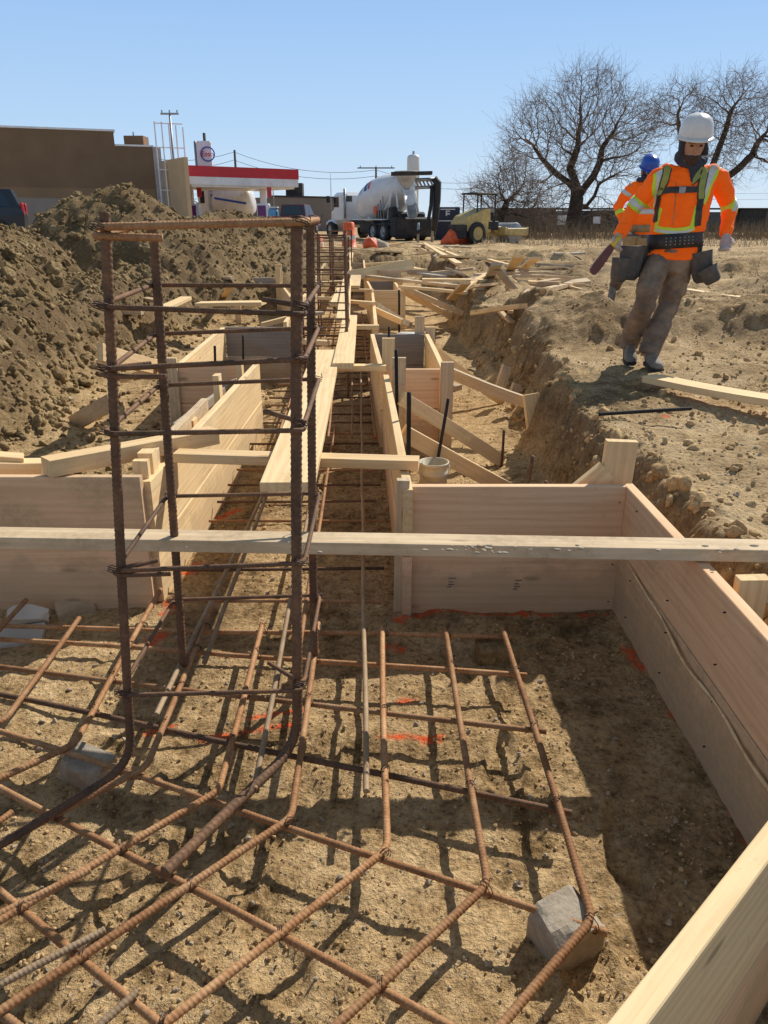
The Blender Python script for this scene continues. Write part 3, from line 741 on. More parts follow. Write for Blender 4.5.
# left side loose timber
nb = empty('leaning_beam', P(48, 470, .68), 'thick sawn beam slanting from the left form up to the sunlit form board', 'timber')
board('beam', P(46, 467, .64), P(214, 435, .62), .085, .07, M['fresh'], nb, warp=.004)
L((0, 466), .57, (42, 466), .55, .09, .05, 'fresh', 'stub of light timber lying behind the left form', 'offcut')
L((-30, 461), .60, (24, 460), .58, .09, .04, 'fresh', 'light timber running off the left edge behind the form')
L((150, 462), .60, (205, 405), .52, .04, .08, 'worn', 'thin slat running back beside the sunlit form board')
L((175, 428), .35, (236, 382), .45, .03, .06, 'grey', 'narrow grey slat bowed along the outside of the trench form')
L((184, 430), .25, (240, 388), .38, .03, .05, 'worn', 'second narrow slat below the bowed grey one')
L((73, 424), .10, (112, 402), .35, .04, .12, 'worn', 'curved muddy board stub leaning out of the spoil')
board('stake', D(67, 430, 6.3), D(66, 397, 6.3), .13, .04, M['grey'], label='pale grey stake with a square top at the spoil foot', cat='stake', up=(.35, 1, 0))
board('stake', D(55, 425, 6.25), D(55, 396, 6.25), .06, .05, M['worn'], label='narrow dark stake tight beside the pale grey stake', cat='stake', up=(.3, 1, 0))
board('stake', D(106, 388, 7.6), D(102, 359, 7.6), .13, .04, M['fresh'], label='pale stake board at the top of the bracing on the left', cat='stake', up=(-.3, 1, 0))
board('stake', D(96, 386, 7.5), D(92, 361, 7.5), .06, .05, M['worn'], label='brown stake tight against the pale stake board', cat='stake', up=(-.3, 1, 0))
L((100, 352), .72, (160, 368), .40, .04, .12, 'fresh', 'pale brace falling right from the pale stake board', 'brace', 'diagonal_brace')
L((122, 380), .2, (160, 366), .45, .04, .05, 'worn', 'thin brace rising to the left box form', 'brace', 'diagonal_brace')
L((78, 287), .60, (158, 301), .60, .12, .04, 'worn', 'long board lying on the spoil behind the cage')
L((150, 313), .55, (186, 298), .62, .15, .04, 'fresh', 'pale board tilted on the spoil left of the wide pale sheet')
L((122, 312), .55, (145, 312), .56, .16, .05, 'worn', 'short offcut left of the tilted pale board', 'offcut')
L((198, 304), .58, (264, 303), .60, .26, .04, 'fresh', 'wide pale sheet of timber lying before the grey form panel')
L((172, 276), .66, (232, 278), .66, .1, .04, 'worn', 'dull board lying on the spoil left of the grey form panel')
L((262, 325), .5, (292, 317), .56, .05, .05, 'fresh', 'thin pale stick slanting up beside the cream box form')
L((222, 300), .3, (230, 286), .68, .09, .03, 'fresh', 'pale board end leaning on the grey form panel')
L((96, 271), .70, (124, 270), .72, .1, .04, 'fresh', 'pale board end poking from the spoil high on the left')
# pail behind the pink board
pail = empty('pail', (.25, 3.98, 0), 'cream plastic pail standing behind the pink far board', 'pail')
mb = MB(); pc = Vector((D(433.5, 475, 3.98).x, 3.98, 0)); secs = []
for z, r_ in ((.08, .085), (.26, .098), (.262, .103), (.275, .103), (.277, .099), (.315, .101), (.317, .106), (.33, .106), (.33, .098), (.1, .083)):
    r_ *= .78; secs.append([(pc.x+r_*math.cos(t*math.pi/14), pc.y+r_*math.sin(t*math.pi/14), z+.0) for t in range(28)])
mb.loft(secs); mb.build('bucket_wall', simple('cream_plastic', (.62, .54, .38), .5, .15, 6, dirt=MUD, dirtamt=.5), pail)
mb = MB(); mb.tube([(pc.x+.083*math.cos(a), pc.y-.106*abs(math.sin(a))*.5-.03, .32-.09*math.sin(a)) for a in [math.pi*k/12 for k in range(13)]], .002, 5)
mb.build('handle', M['metal'], pail)

# ------------------------------------------------------------------ reinforcing steel
def rpath(pts, rad=.08, step=.02):
    """polyline with rounded corners, resampled"""
    pts = [Vector(p) for p in pts]; out = [pts[0]]
    for i in range(1, len(pts)-1):
        a, b, c = pts[i-1], pts[i], pts[i+1]
        l = min(rad, (a-b).length*.45, (c-b).length*.45); p = b+(a-b).normalized()*l; q = b+(c-b).normalized()*l
        for k in range(9):
            t = k/8; out.append(p*(1-t)**2+b*2*t*(1-t)+q*t*t)
    out.append(pts[-1]); return out
def resample(pts, step):
    ds = [0]
    for a, b in zip(pts, pts[1:]): ds.append(ds[-1]+(b-a).length)
    n = max(2, int(ds[-1]/step)+1); out = []; j = 0
    for i in range(n+1):
        s = ds[-1]*i/n
        while j < len(ds)-2 and ds[j+1] < s: j += 1
        t = (s-ds[j])/max(1e-9, ds[j+1]-ds[j]); out.append(pts[j].lerp(pts[j+1], min(1, t)))
    return out, ds[-1]
def bar(name, pts, d, m, parent, ribs=True, rad=.08, bend=0, seg=None, wob=.0022):
    r = d/2; pitch = .54*d if ribs else .1; step = pitch/5 if ribs else .06
    path, Ln = resample(rpath(pts, rad), step)
    n = len(path); seg = seg or (10 if ribs else 6)
    pr = rng.uniform(0, 9); Pn = np.array([p[:] for p in path])
    s = np.linspace(0, Ln, n)
    if wob and Ln > .5:
        Pn[:, 0] += wob*np.sin(s*4.1+pr); Pn[:, 1] += wob*np.sin(s*3.3+pr*2); Pn[:, 2] += wob*np.sin(s*5.2+pr*3)*.7
    T = np.gradient(Pn, axis=0); T /= np.linalg.norm(T, axis=1)[:, None]
    N = np.zeros_like(T); ref = np.array([0, 0, 1.]) if abs(T[0, 2]) < .8 else np.array([1., 0, 0])
    k0 = ref-T[0]*ref.dot(T[0]); N[0] = k0/np.linalg.norm(k0)
    for i in range(1, n):
        k0 = N[i-1]-T[i]*N[i-1].dot(T[i]); N[i] = k0/np.linalg.norm(k0)
    B = np.cross(T, N); a = np.linspace(0, 2*np.pi, seg, endpoint=False)
    if ribs:
        ph = (s[:, None]/pitch + .55*np.abs(((a[None, :]/np.pi+.5) % 1)-.5)*2) % 1
        rr = r*(.955+.125*np.clip(1.1-np.abs(ph-.5)*4.2, 0, 1))
        rr = rr*(1+.0*a)
    else: rr = np.full((n, seg), r)
    V = Pn[:, None, :]+(N[:, None, :]*np.cos(a)[None, :, None]+B[:, None, :]*np.sin(a)[None, :, None])*rr[:, :, None]
    c0 = Pn.mean(0); V = V-c0
    i = np.arange(n-1)[:, None]*seg; k = np.arange(seg)[None, :]; k2 = (k+1) % seg
    F = np.stack([i+k, i+k2, i+k2+seg, i+k+seg], -1).reshape(-1, 4)
    me_ = bpy.data.meshes.new(name); vv = V.reshape(-1, 3)
    fs = F.tolist(); fs.append(list(range(seg-1, -1, -1))); fs.append([(n-1)*seg+q_ for q_ in range(seg)])
    me_.from_pydata(vv.tolist(), [], fs); me_.polygons.foreach_set('use_smooth', [True]*len(fs)); me_.update()
    me_.materials.append(m); o = bpy.data.objects.new(name, me_); o.location = Vector(c0); link(o, parent); return o
def tie(p, parent, r=.016, turns=2, ax=None):
    mb = MB(); q_ = random.Random(int(abs(p[0])*9973+abs(p[1])*7919+abs(p[2])*733)); ax = Vector(ax) if ax else Vector((q_.uniform(-1, 1), q_.uniform(-1, 1), 0)).normalized()
    u = ax.orthogonal().normalized(); v = ax.cross(u); pts = []
    for i in range(turns*9):
        t = i/9*2*math.pi; rr = r*.86*(1+q_.uniform(-.06, .10))
        pts.append(Vector(p)+u*rr*math.cos(t)+v*rr*math.sin(t)+ax*((i/(turns*9)-.5)*r*.7))
    e = pts[-1]
    for k in range(1, 3): pts.append(e+Vector((q_.uniform(-.3, .3), q_.uniform(-.3, .3), .6)).normalized()*.007*k)
    mb.tube(pts, .0013, 4); return mb.build('wire_tie', M['wire'], parent, at=p)

ZM = .125; DB = .0195
KX, KY = .468, 1.243
def kinkY(x): return KY+(KX-x)*.447
mat1 = empty('rebar_mat', (0, 1.9, ZM), 'rusty bent rebar mat tied in a grid over the floor of the front footing pad', 'rebar mat')
D45 = Vector((-.7071, -.7071, 0))
XS = [(.452, 2.52), (.235, 2.53), (.003, 2.52), (-.238, 2.56), (-.445, 2.56), (-.665, 2.72), (-.905, 2.84), (-1.155, 2.6), (-1.42, 2.75)]
for i, (x, yf) in enumerate(XS):
    ky = kinkY(x); top = Vector((x-.01, yf, ZM+.005)); kk = Vector((x+.003, ky, ZM))
    bar('rebar', [top, kk, kk+D45*2.2+Vector((0, 0, -.02))], DB, M['rust'], mat1, rad=.03)
zt = ZM-DB*.98
TR = [((-20, 626), (512, 637)), ((-30, 637), (526, 675)), ((-40, 663), (546, 732)), ((-40, 687), (571, 813)), ((-45, 716), (606, 933))]
for k, (p, q_) in enumerate(TR):
    bar('rebar', [P(*p, zt), P(*q_, zt)], .0175, M['rust'] if k != 3 else M['rustdark'], mat1, wob=.003)
TR2 = [((-60, 756), (470, 1036)), ((-60, 843), (200, 1055)), ((-80, 950), (60, 1060))]
for p, q_ in TR2: bar('rebar', [P(*p, zt), P(*q_, zt)], .0185, M['rust'], mat1, wob=.002)
for p, q_ in (((105, 860+70), (-40, 1005)), ((90, 870), (-50, 938)), ((137, 992), (60, 1060)), ((12, 812), (-40, 850))):
    bar('rebar', [P(*p, ZM+.0), P(*q_, ZM+.0)], .0165, M['rust' if p[0] < 100 else 'rustgrey'], mat1)
# wire ties at crossings
for (x, yf) in XS[:7]:
    for p, q_ in TR:
        A_ = P(*p, zt); B_ = P(*q_, zt); t = (x-A_.x)/(B_.x-A_.x)
        y = A_.y+(B_.y-A_.y)*t
        if 0 < t < 1 and y <= yf+.02 and rng.random() < .85 and y >= kinkY(x)-.02: tie((x, y, ZM-.005), mat1, .017, ax=(1, rng.choice([-1, 1]), 0))
for (x, yf) in XS:
    k0 = Vector((x, kinkY(x), 0))
    for p, q_ in TR2:
        A_ = P(*p, zt); B_ = P(*q_, zt); e = B_-A_; den = D45.x*e.y-D45.y*e.x
        t = ((A_.x-k0.x)*e.y-(A_.y-k0.y)*e.x)/den; c_ = k0+D45*t
        if 0 < t < 1.6 and rng.random() < .7: tie((c_.x, c_.y, ZM-.008), mat1, .018, 3, ax=(1, -.1, 0))

# column cage in front
cage = empty('rebar_cage', (-.47, 2.1, ZM), 'tall dark rusty rebar column cage standing up out of the front mat', 'rebar cage')
def post(bx, by, bz, tx, ty, Ys=None):
    b_ = P(bx, by, bz); t_ = D(tx, ty, b_.y); return b_, t_
FLb, FLt = post(131, 762, .14, 104, 212); FRb, FRt = post(297, 742, .15, 296.5, 218)
BLb, BLt = post(183, 665, .14, 153, 222); BRb, BRt = post(314, 655, .14, 310, 222)
hook = P(165, 872, .135)
bar('vertical_bar', [FRt+Vector((0, 0, .006)), FRb-Vector((0, 0, .01)), hook], .0285, M['rustdark'], cage, rad=.11, wob=.001)
bar('vertical_bar', [FLt+Vector((0, 0, .0)), FLb-Vector((0, 0, .01)), P(0, 845, .14), P(-40, 862, .14)], .024, M['rustdark'], cage, rad=.1, wob=.001)
bar('vertical_bar', [BLt+Vector((0, 0, .005)), BLb, BLb+Vector((-.25, -.5, 0))*.0+Vector((.0, .06, -.02))], .027, M['rustdark'], cage, rad=.05, wob=.001)
bar('vertical_bar', [BRt+Vector((0, 0, .005)), BRb, BRb+Vector((.0, .06, -.02))], .027, M['rustdark'], cage, rad=.05, wob=.001)
def at(a_, b_, z):                       # point on a post at height z
    t = (z-b_.z)/(a_.z-b_.z); return b_.lerp(a_, t)
TZ = [(1.535, 1.545, 0), (1.372, 1.365, 1), (1.235, 1.245, 0), (1.085, 1.092, 1), (.735, .722, 0), (.372, .357, 1)]
for k, (zl, zr, sd_) in enumerate(TZ):
    o_ = .021; big = .0165 if k == 0 else .0125
    fl = at(FLt, FLb, zl)+Vector((-o_, -o_, 0)); fr = at(FRt, FRb, zr)+Vector((o_, -o_, .0)); br_ = at(BRt, BRb, zr+.004)+Vector((o_, o_, 0)); bl_ = at(BLt, BLb, zl+.004)+Vector((-o_, o_, 0))
    if sd_ == 0:
        pts = [fl+Vector((.10, .06, .002)), fl+Vector((0, 0, .0)), fr, br_, bl_, fl+Vector((-.004, .012, -.018)), fl+Vector((.14, .03, -.022))]
    else:
        pts = [fr+Vector((-.11, .10, .006)), fr+Vector((0, 0, 0)), br_, bl_, fl, fr+Vector((-.004, -.004, -.017)), fr+Vector((-.005, .05, -.02))]
    bar('stirrup', pts, big, M['rust'] if k == 0 else M['rustdark'], cage, rad=.035, wob=.0)
    for p in (fl, fr, bl_, br_): tie(p+Vector((.01 if p.x < -.5 else -.01, .008, 0)), cage, .021, 3, ax=(.3, .3, 1))
# the longitudinal bars of the strip footing
strip = empty('rebar_strip', (-.4, 6, .1), 'long rebar ladder lying on the floor of the trench between the forms', 'rebar mat')
for (p, q_, d_, m_) in (((366, 792), (361, 372), .017, 'rustgrey'), ((254, 790), (290, 605), .0175, 'rustgrey'), ((156, 715), (213, 598), .018, 'rustgrey')):
    A_ = P(*p, .14); B_ = P(*q_, .135); dr = (B_-A_).normalized()
    bar('rebar', [A_, A_+dr*(4.2 if B_.y < 4 else (B_-A_).length)], d_, M[m_], strip)
for x in (-.04, -.37, -.72, -.2, -.55):
    bar('rebar', [(x-.02, 5.2, .13), (x-.33, 13, .13)], .018, M['rust'], strip, ribs=False)
bar('rebar', [(-.62, 2.3, .12), (-.68, 5.5, .12)], .018, M['rustgrey'], strip); bar('rebar', [(-.30, 2.3, .12), (-.36, 5.5, .12)], .018, M['rust'], strip)
y = 2.78; k = 0
while y < 12:
    c_ = -.43-.03*(y-3)
    bar('rebar', [(c_-.45+rng.uniform(-.02, .02), y, .112), (c_+.43+rng.uniform(-.02, .02), y+rng.uniform(-.02, .02), .112)], .015, M['rustdark' if k % 3 else 'rust'], strip, ribs=y < 5)
    y += .29; k += 1
# further column cages
def far_cage(lb, cx, cy, wx, wy, top, nt_, zs=.15):
    c_ = empty('rebar_cage', (cx, cy, .1), lb, 'rebar cage', 'rebar column cages further down the trench')
    cs = [(cx-wx/2, cy), (cx+wx/2, cy), (cx+wx/2-.01, cy+wy), (cx-wx/2-.01, cy+wy)]
    for i, (x, y_) in enumerate(cs):
        bar('vertical_bar', [(x, y_, zs-.05), (x+rng.uniform(-.02, .02), y_, top+rng.uniform(-.02, .04))], .024, M['rustdark'], c_, ribs=False, seg=8)
    for k in range(nt_):
        z = top-.03-k*(top-.3)/nt_
        bar('stirrup', [(cs[i][0]+(.016 if i in (1, 2) else -.016), cs[i][1]+(.016 if i > 1 else -.016), z+.005*i) for i in (0, 1, 2, 3, 0)], .0125, M['rustdark'], c_, ribs=False, rad=.03)
far_cage('second rebar column cage, seen through the right side of the front one', -.515, 6.6, .40, .5, 1.44, 8)
far_cage('third rebar column cage beyond the thin walkway plank', -.68, 10.6, .40, .5, 1.36, 7)
far_cage('fourth and farthest rebar column cage near the trench end', -.86, 16.0, .42, .5, 1.36, 6)
far_cage('stubby rebar column cage left of the walkway planks', -1.02, 13.0, .40, .45, 1.25, 6)
# black form pins
for (top, bot, Yp, lb, thick) in (((389, 327), (388, 396), 5.55, 'thin black pin at the left post of the pale box form', .017), ((396.5, 350), (397, 425), 4.7, 'black pin standing beside the cream right trench form', .022),
        ((409, 392), (408, 456), 4.0, 'thickest black pin between the diagonal braces', .024), ((448, 399), (436, 468), 4.1, 'leaning black pin crossing the diagonal braces', .018),
        ((504, 430), (502, 462), 4.9, 'rusty pin in the mud at the foot of the upper brace', .018), ((533, 456), (527, 488), 3.7, 'rusty brown pin leaning behind the pink far board', .02),
        ((546, 481), (546, 489), 3.55, 'tiny rusty pin stub behind the pink far board', .018), ((215, 346), (216, 400), 5.9, 'black pin standing left of the sunlit form board', .02),
        ((243, 335), (243, 378), 6.8, 'black pin standing inside the cream box form', .02), ((399, 290), (399, 312), 11.2, 'thin black pin at the small distant box form', .03)):
    T_ = D(*top, Yp); B_ = D(*bot, Yp); dr = (B_-T_).normalized(); B_ = T_+dr*max((B_-T_).length, (T_.z+.05)/max(.2, -dr.z)*.95)
    o = bar('form_pin', [B_, T_], thick, M['steel' if 'black' in lb else 'rustdark'], None, ribs=False, seg=10); tag(o, lb, 'pin', 'form pins')
# bars lying on the bank
for i, (p, q_) in enumerate((((500, 307), (625, 309)), ((505, 309), (640, 311)), ((498, 312), (618, 306)), ((520, 305), (612, 312)), ((530, 311), (650, 310)))):
    o = bar('loose_rebar', [P(*p, .53+.014*i), P(*q_, .53+.014*i)], .026, M['rustdark'], None, ribs=False, wob=.01); tag(o, 'dark rusty bar in the bundle lying on the bank behind the worker', 'rebar', 'bundle of bars on the bank')
o = bar('loose_rebar', [P(599, 414, .52), P(691, 409, .535)], .022, M['steel'], None); tag(o, 'single black bar lying on the bank below the worker', 'rebar')

# concrete chair blocks etc.
def block(name, px, py, z, size, m, lb, cat, rz=.4, tilt=(0, 0), seed=1):
    import bmesh
    bm = bmesh.new(); bmesh.ops.create_cube(bm, size=1)
    bmesh.ops.subdivide_edges(bm, edges=bm.edges[:], cuts=5, use_grid_fill=True)
    r_ = random.Random(seed); pls = [(Vector((r_.uniform(-1, 1), r_.uniform(-1, 1), r_.uniform(-.2, 1))).normalized(), r_.uniform(.56, .68)) for _ in range(4)]
    for v in bm.verts:
        for n_, l_ in pls:
            k = v.co.dot(n_)-l_
            if k > 0: v.co -= n_*k
        v.co *= 1+r_.uniform(-.014, .014)
        v.co = Vector((v.co.x*size[0], v.co.y*size[1], v.co.z*size[2]))
    me_ = bpy.data.meshes.new(name); bm.to_mesh(me_); bm.free(); me_.materials.append(m)
    o = bpy.data.objects.new(name, me_); o.location = P(px, py, z); o.rotation_euler = (tilt[0], tilt[1], rz); COL.objects.link(o)
    return tag(o, lb, cat)
block('concrete_block', 566, 930, .06, (.13, .11, .115), M['concrete'], 'broken grey concrete block under the right corner of the rebar mat', 'block', .5, (.1, -.05), 3)
block('concrete_block', 87, 770, .045, (.14, .10, .09), M['concrete'], 'chipped grey concrete block under the mat left of the cage foot', 'block', -.4, (.1, .1), 4)
block('concrete_block', 497, 652, .045, (.15, .09, .085), M['clay'], 'muddy brown block under the far right end of the mat', 'block', .1, (0, 0), 5)
block('concrete_block', 28, 618, .05, (.15, .07, .10), simple('white_board', (.74, .66, .55), .8, .1, 6, dirt=MUD, dirtamt=.3), 'white broken lump standing at the foot of the left form', 'block', .5, (.6, .2), 6)
block('concrete_block', 22, 636, .03, (.16, .13, .03), simple('white_board2', (.56, .52, .46), .8, .1, 6, dirt=MUD, dirtamt=.3), 'flat pale slab lying under the mat by the left form', 'slab', .3, (0, 0), 7)
block('wood_offcut', 75, 608, .03, (.15, .10, .05), M['worn'], 'tan wood offcut lying against the left form', 'offcut', .5, (0, 0), 8)
block('boulder', 622, 449, .12, (.2, .2, .22), M['clay'], 'round clay boulder half buried in the cut bank', 'boulder', .5, (0, 0), 9)

# ------------------------------------------------------------------ people
def remeshed(mb, name, mats, parent, vox=.012, smooth=2, at=None, color_fn=None, disp=None):
    """fuse overlapping volumes into one continuous skin"""
    me0 = mb.mesh(name+'_src'); tmp = bpy.data.objects.new('tmp', me0); COL.objects.link(tmp)
    md = tmp.modifiers.new('r', 'REMESH'); md.mode = 'VOXEL'; md.voxel_size = vox
    if smooth:
        ms = tmp.modifiers.new('s', 'SMOOTH'); ms.factor = .5; ms.iterations = smooth
    bpy.context.view_layer.update()
    dg = bpy.context.evaluated_depsgraph_get(); me_ = bpy.data.meshes.new_from_object(tmp.evaluated_get(dg)); me_.name = name
    bpy.data.objects.remove(tmp)
    n = len(me_.vertices); Vv = np.zeros(n*3, dtype=np.float32); me_.vertices.foreach_get('co', Vv); Vv = Vv.reshape(-1, 3)
    if disp is not None:
        Nn = np.zeros(n*3, dtype=np.float32); me_.vertices.foreach_get('normal', Nn); Nn = Nn.reshape(-1, 3)
        Vv = Vv+Nn*disp(Vv)[:, None]
    if at is not None: Vv = Vv-np.array(at[:])
    me_.vertices.foreach_set('co', Vv.astype(np.float32).ravel())
    for m_ in mats: me_.materials.append(m_)
    np_ = len(me_.polygons); me_.polygons.foreach_set('use_smooth', [True]*np_)
    if color_fn is not None:
        c_ = np.zeros(np_*3, dtype=np.float32); me_.polygons.foreach_get('center', c_); c_ = c_.reshape(-1, 3)
        if at is not None: c_ = c_+np.array(at[:])
        me_.polygons.foreach_set('material_index', color_fn(c_).astype(np.int32))
    me_.update(); o = bpy.data.objects.new(name, me_)
    if at is not None: o.location = at
    return link(o, parent)
def folds(amp, seed, sx=5, sz=13):
    def f(V):
        a = fbm(V[:, 0]*sx+V[:, 2]*4, V[:, 2]*sz+V[:, 1]*3, seed, 3); b = np.abs(fbm(V[:, 0]*9+V[:, 2]*7, V[:, 2]*16-V[:, 0]*6, seed+9, 3))
        return amp*(a*2-b*1.6)
    return f
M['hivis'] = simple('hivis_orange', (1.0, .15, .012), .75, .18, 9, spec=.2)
_b = M['hivis'].node_tree.nodes['Principled BSDF']; _b.inputs['Emission Color'].default_value = (1, .12, .0, 1); _b.inputs['Emission Strength'].default_value = .16  # faint orange glow added so the jacket looks brighter, like fluorescent cloth
M['lime'] = simple('hivis_lime', (.62, .85, .06), .6, .1, 8)
M['silver'] = simple('reflective_silver', (.66, .67, .64), .4, .12, 12)
M['trouser'] = simple('dusty_trousers', (.22, .16, .12), .95, .45, 9, dirt=(.43, .32, .21), dirtamt=.6, spec=.1)
M['skin'] = simple('skin', (.46, .255, .175), .55, .15, 20)  # hard hat's shade on the face put into the skin tone
M['hood'] = simple('navy_hood', (.045, .05, .075), .9, .3, 12)
M['leather'] = simple('black_leather', (.026, .024, .023), .6, .4, 14, dirt=(.16, .12, .09), dirtamt=.4)
M['pouch'] = simple('grey_pouch', (.075, .068, .062), .8, .35, 12, dirt=(.2, .16, .12), dirtamt=.5)
M['glove'] = simple('pale_glove', (.55, .50, .48), .85, .2, 20, dirt=(.3, .22, .16), dirtamt=.4)
M['boot'] = simple('dusty_boot', (.24, .20, .16), .8, .35, 12, dirt=(.3, .24, .16), dirtamt=.6)
M['beard'] = simple('dark_hair', (.07, .045, .032), .9, .4, 40)
M['harness'] = simple('harness_olive', (.33, .36, .10), .8, .2, 20)
M['tan'] = simple('tan_leather', (.42, .27, .12), .8, .3, 12)
M['hatwhite'] = simple('white_helmet', (.78, .77, .74), .3, .07, 14, dirt=(.4, .34, .27), dirtamt=.25)
M['hatblue'] = simple('blue_helmet', (.02, .09, .45), .3, .1, 10)

def hand(mb, wrist, dirv, palmn, s=1.0, curl=.7, thumb_side=1):
    """palm with four separate curled fingers and a thumb"""
    d = Vector(dirv).normalized(); n = Vector(palmn); n = (n-d*n.dot(d)).normalized(); sdv = d.cross(n)*thumb_side
    w0 = Vector(wrist); secs = []
    for t, hw, ht in ((-.02, .026, .020), (.02, .034, .017), (.055, .041, .0165), (.088, .042, .014)):
        c_ = w0+d*t*s; secs.append([c_+sdv*hw*s*math.cos(a)+n*ht*s*math.sin(a) for a in [2*math.pi*k/12 for k in range(12)]])
    mb.loft(secs)
    for i, (off, ln) in enumerate(((.030, .072), (.010, .082), (-.011, .076), (-.031, .060))):
        p = w0+d*.082*s+sdv*off*s; a = 0; pts = [p-d*.02*s]; dd_ = d
        for j, fr in enumerate((.45, .32, .23)):
            a += curl*(.75, .95, .7)[j]; dd_ = d*math.cos(a)+n*math.sin(a); pts.append(p); p = p+dd_*ln*fr*s
        pts.append(p); mb.tube(pts, [.0085*s, .0098*s, .009*s, .0082*s, .0065*s][:len(pts)], 8)
    p = w0+d*.022*s+sdv*.026*s; t1 = (d*.6+sdv*.65+n*.45).normalized(); t2 = (d*.75+sdv*.15+n*.65).normalized()
    mb.tube([p, p+t1*.036*s, p+t1*.036*s+t2*.030*s, p+t1*.036*s+t2*.052*s], [.013*s, .012*s, .0105*s, .007*s], 8)
def ell(c, rx, ry, rot, n=20, p=2.3):
    out = []
    for k in range(n):
        a = 2*math.pi*k/n; ca, sa = math.cos(a), math.sin(a)
        out.append(Vector(c)+rot@Vector((rx*math.copysign(abs(ca)**(2/p), ca), ry*math.copysign(abs(sa)**(2/p), sa), 0)))
    return out
def person(J, face, label, group, hat, back=False, tiltdeg=12, gloves=True):
    """J: joints in world space. face: facing direction in plan"""
    root = empty('person', ((J['ftL'].x+J['ftR'].x)/2, (J['ftL'].y+J['ftR'].y)/2, .5), label, 'person', group)
    F_ = Vector((face[0], face[1], 0)).normalized(); S_ = F_.cross(Vector((0, 0, 1)))*-1   # S_: the side shL lies on
    S_ = (J['shL']-J['shR']); S_ = (S_-Vector((0, 0, S_.z))-F_*S_.dot(F_)).normalized()
    Zv = Vector((0, 0, 1)); bas = Matrix((S_, F_, Zv)).transposed()
    hipm = (J['hpL']+J['hpR'])/2; shm = (J['shL']+J['shR'])/2; hc = J['head']
    tilt = Matrix.Rotation(R(-tiltdeg), 3, S_) if True else Matrix.Identity(3)
    if (tilt@Zv).dot(F_) < 0: tilt = tilt.inverted()
    # --- the body itself: one continuous figure
    b = MB()
    hb = tilt@bas
    b.ball(hc+hb@Vector((0, -.008, .015)), (.074, .096, .105), 20, 14, rot=hb)
    b.ball(hc+hb@Vector((0, .020, -.062)), (.052, .062, .060), 16, 10, rot=hb)
    b.tube([hc+hb@Vector((0, .086, .012)), hc+hb@Vector((0, .104, -.022)), hc+hb@Vector((0, .097, -.034))], [.007, .0135, .011], 8)
    for sx in (-1, 1):
        b.ball(hc+hb@Vector((sx*.076, -.005, -.012)), (.010, .02, .032), 10, 8, rot=hb)
        b.ball(hc+hb@Vector((sx*.031, .075, .028)), (.026, .016, .009), 10, 6, rot=hb)
    b.ball(hc+hb@Vector((0, .085, -.062)), (.024, .012, .008), 10, 6, rot=hb)
    b.tube([hc+Vector((0, 0, -.04)), shm+Vector((0, 0, .02)), shm-Vector((0, 0, .08))], [.056, .062, .08], 14)
    for t, rx, ry in ():
        pass
    secs = [ell(hipm.lerp(shm, t), rx, ry, bas) for t, rx, ry in ((-.12, .14, .10), (0, .165, .115), (.3, .14, .10), (.6, .16, .112), (.85, .165, .11), (.98, .12, .08))]
    b.loft(secs)
    for q in 'LR':
        b.tube([shm.lerp(J['sh'+q], .6), J['sh'+q], J['sh'+q].lerp(J['el'+q], .5), J['el'+q], J['el'+q].lerp(J['wr'+q], .4), J['wr'+q]], [.05, .05, .044, .038, .036, .026], 12)
        b.tube([hipm.lerp(J['hp'+q], .5), J['hp'+q], J['hp'+q].lerp(J['kn'+q], .5), J['kn'+q], J['kn'+q].lerp(J['an'+q], .35), J['an'+q], J['an'+q]-Vector((0, 0, .05))], [.08, .085, .072, .054, .055, .036, .036], 12)
        dv = (J['wr'+q]-J['el'+q]).normalized()
        hd = J.get('hd'+q, dv); pn_ = J.get('pn'+q, -S_ if q == 'L' else S_)
        hand(b, J['wr'+q], hd, pn_, 1.05, J.get('cu'+q, .6), 1 if q == 'L' else -1)
    g0 = J['wrL'], J['wrR']
    def cf(c_):
        out = np.zeros(len(c_))
        for q in 'LR':
            d_ = np.linalg.norm(c_-np.array(J['wr'+q][:]), axis=1); out[d_ < .17] = 1 if gloves else 0
        hcz = np.array(hc[:]); d2 = (c_-hcz)@np.array((hb@Vector((0, 0, 1)))[:]); d3 = (c_-hcz)@np.array((hb@Vector((0, 1, 0)))[:])
        dl = np.linalg.norm(c_-hcz, axis=1)
        out[(dl < .2) & (d2 < -.05) & (d3 > .0)] = 2
        out[(dl < .2) & (d2 < .04) & (d2 > .028) & (d3 > .07)] = 2
        return out
    remeshed(b, 'body', [M['skin'], M['glove'], M['beard']], root, .0065, 1, at=root.location.copy(), color_fn=cf)
    for sx in (-1, 1):
        mb = MB(); mb.ball(hc+hb@Vector((sx*.031, .083, .012)), (.013, .008, .007), 10, 6, rot=hb); mb.build('eye', M['beard'], root, at=hc)
    # --- jacket
    j = MB()
    secs = [ell(hipm.lerp(shm, t)+Vector((0, 0, dz)), rx, ry, bas, 24) for t, rx, ry, dz in
            ((-.07, .183, .135, 0), (-.02, .187, .142, 0), (.12, .182, .134, 0), (.22, .186, .138, 0), (.45, .195, .146, 0), (.7, .200, .146, 0), (.88, .190, .132, 0), (1.0, .150, .105, .0), (1.08, .085, .075, .01))]
    j.loft(secs)
    for q in 'LR':
        e = J['el'+q]; s_ = J['sh'+q]; w_ = J['wr'+q]; o_ = (e-s_).normalized()
        j.tube([shm.lerp(s_, .35)-Vector((0, 0, .03)), s_.lerp(shm, .12)-Vector((0, 0, .012)), s_.lerp(e, .15), s_.lerp(e, .5), s_.lerp(e, .85), e, e.lerp(w_, .3), e.lerp(w_, .7), w_.lerp(e, .02)],
               [.080, .080, .074, .065, .061, .060, .056, .050, .043], 14)
    def jc(c_): return np.zeros(len(c_))
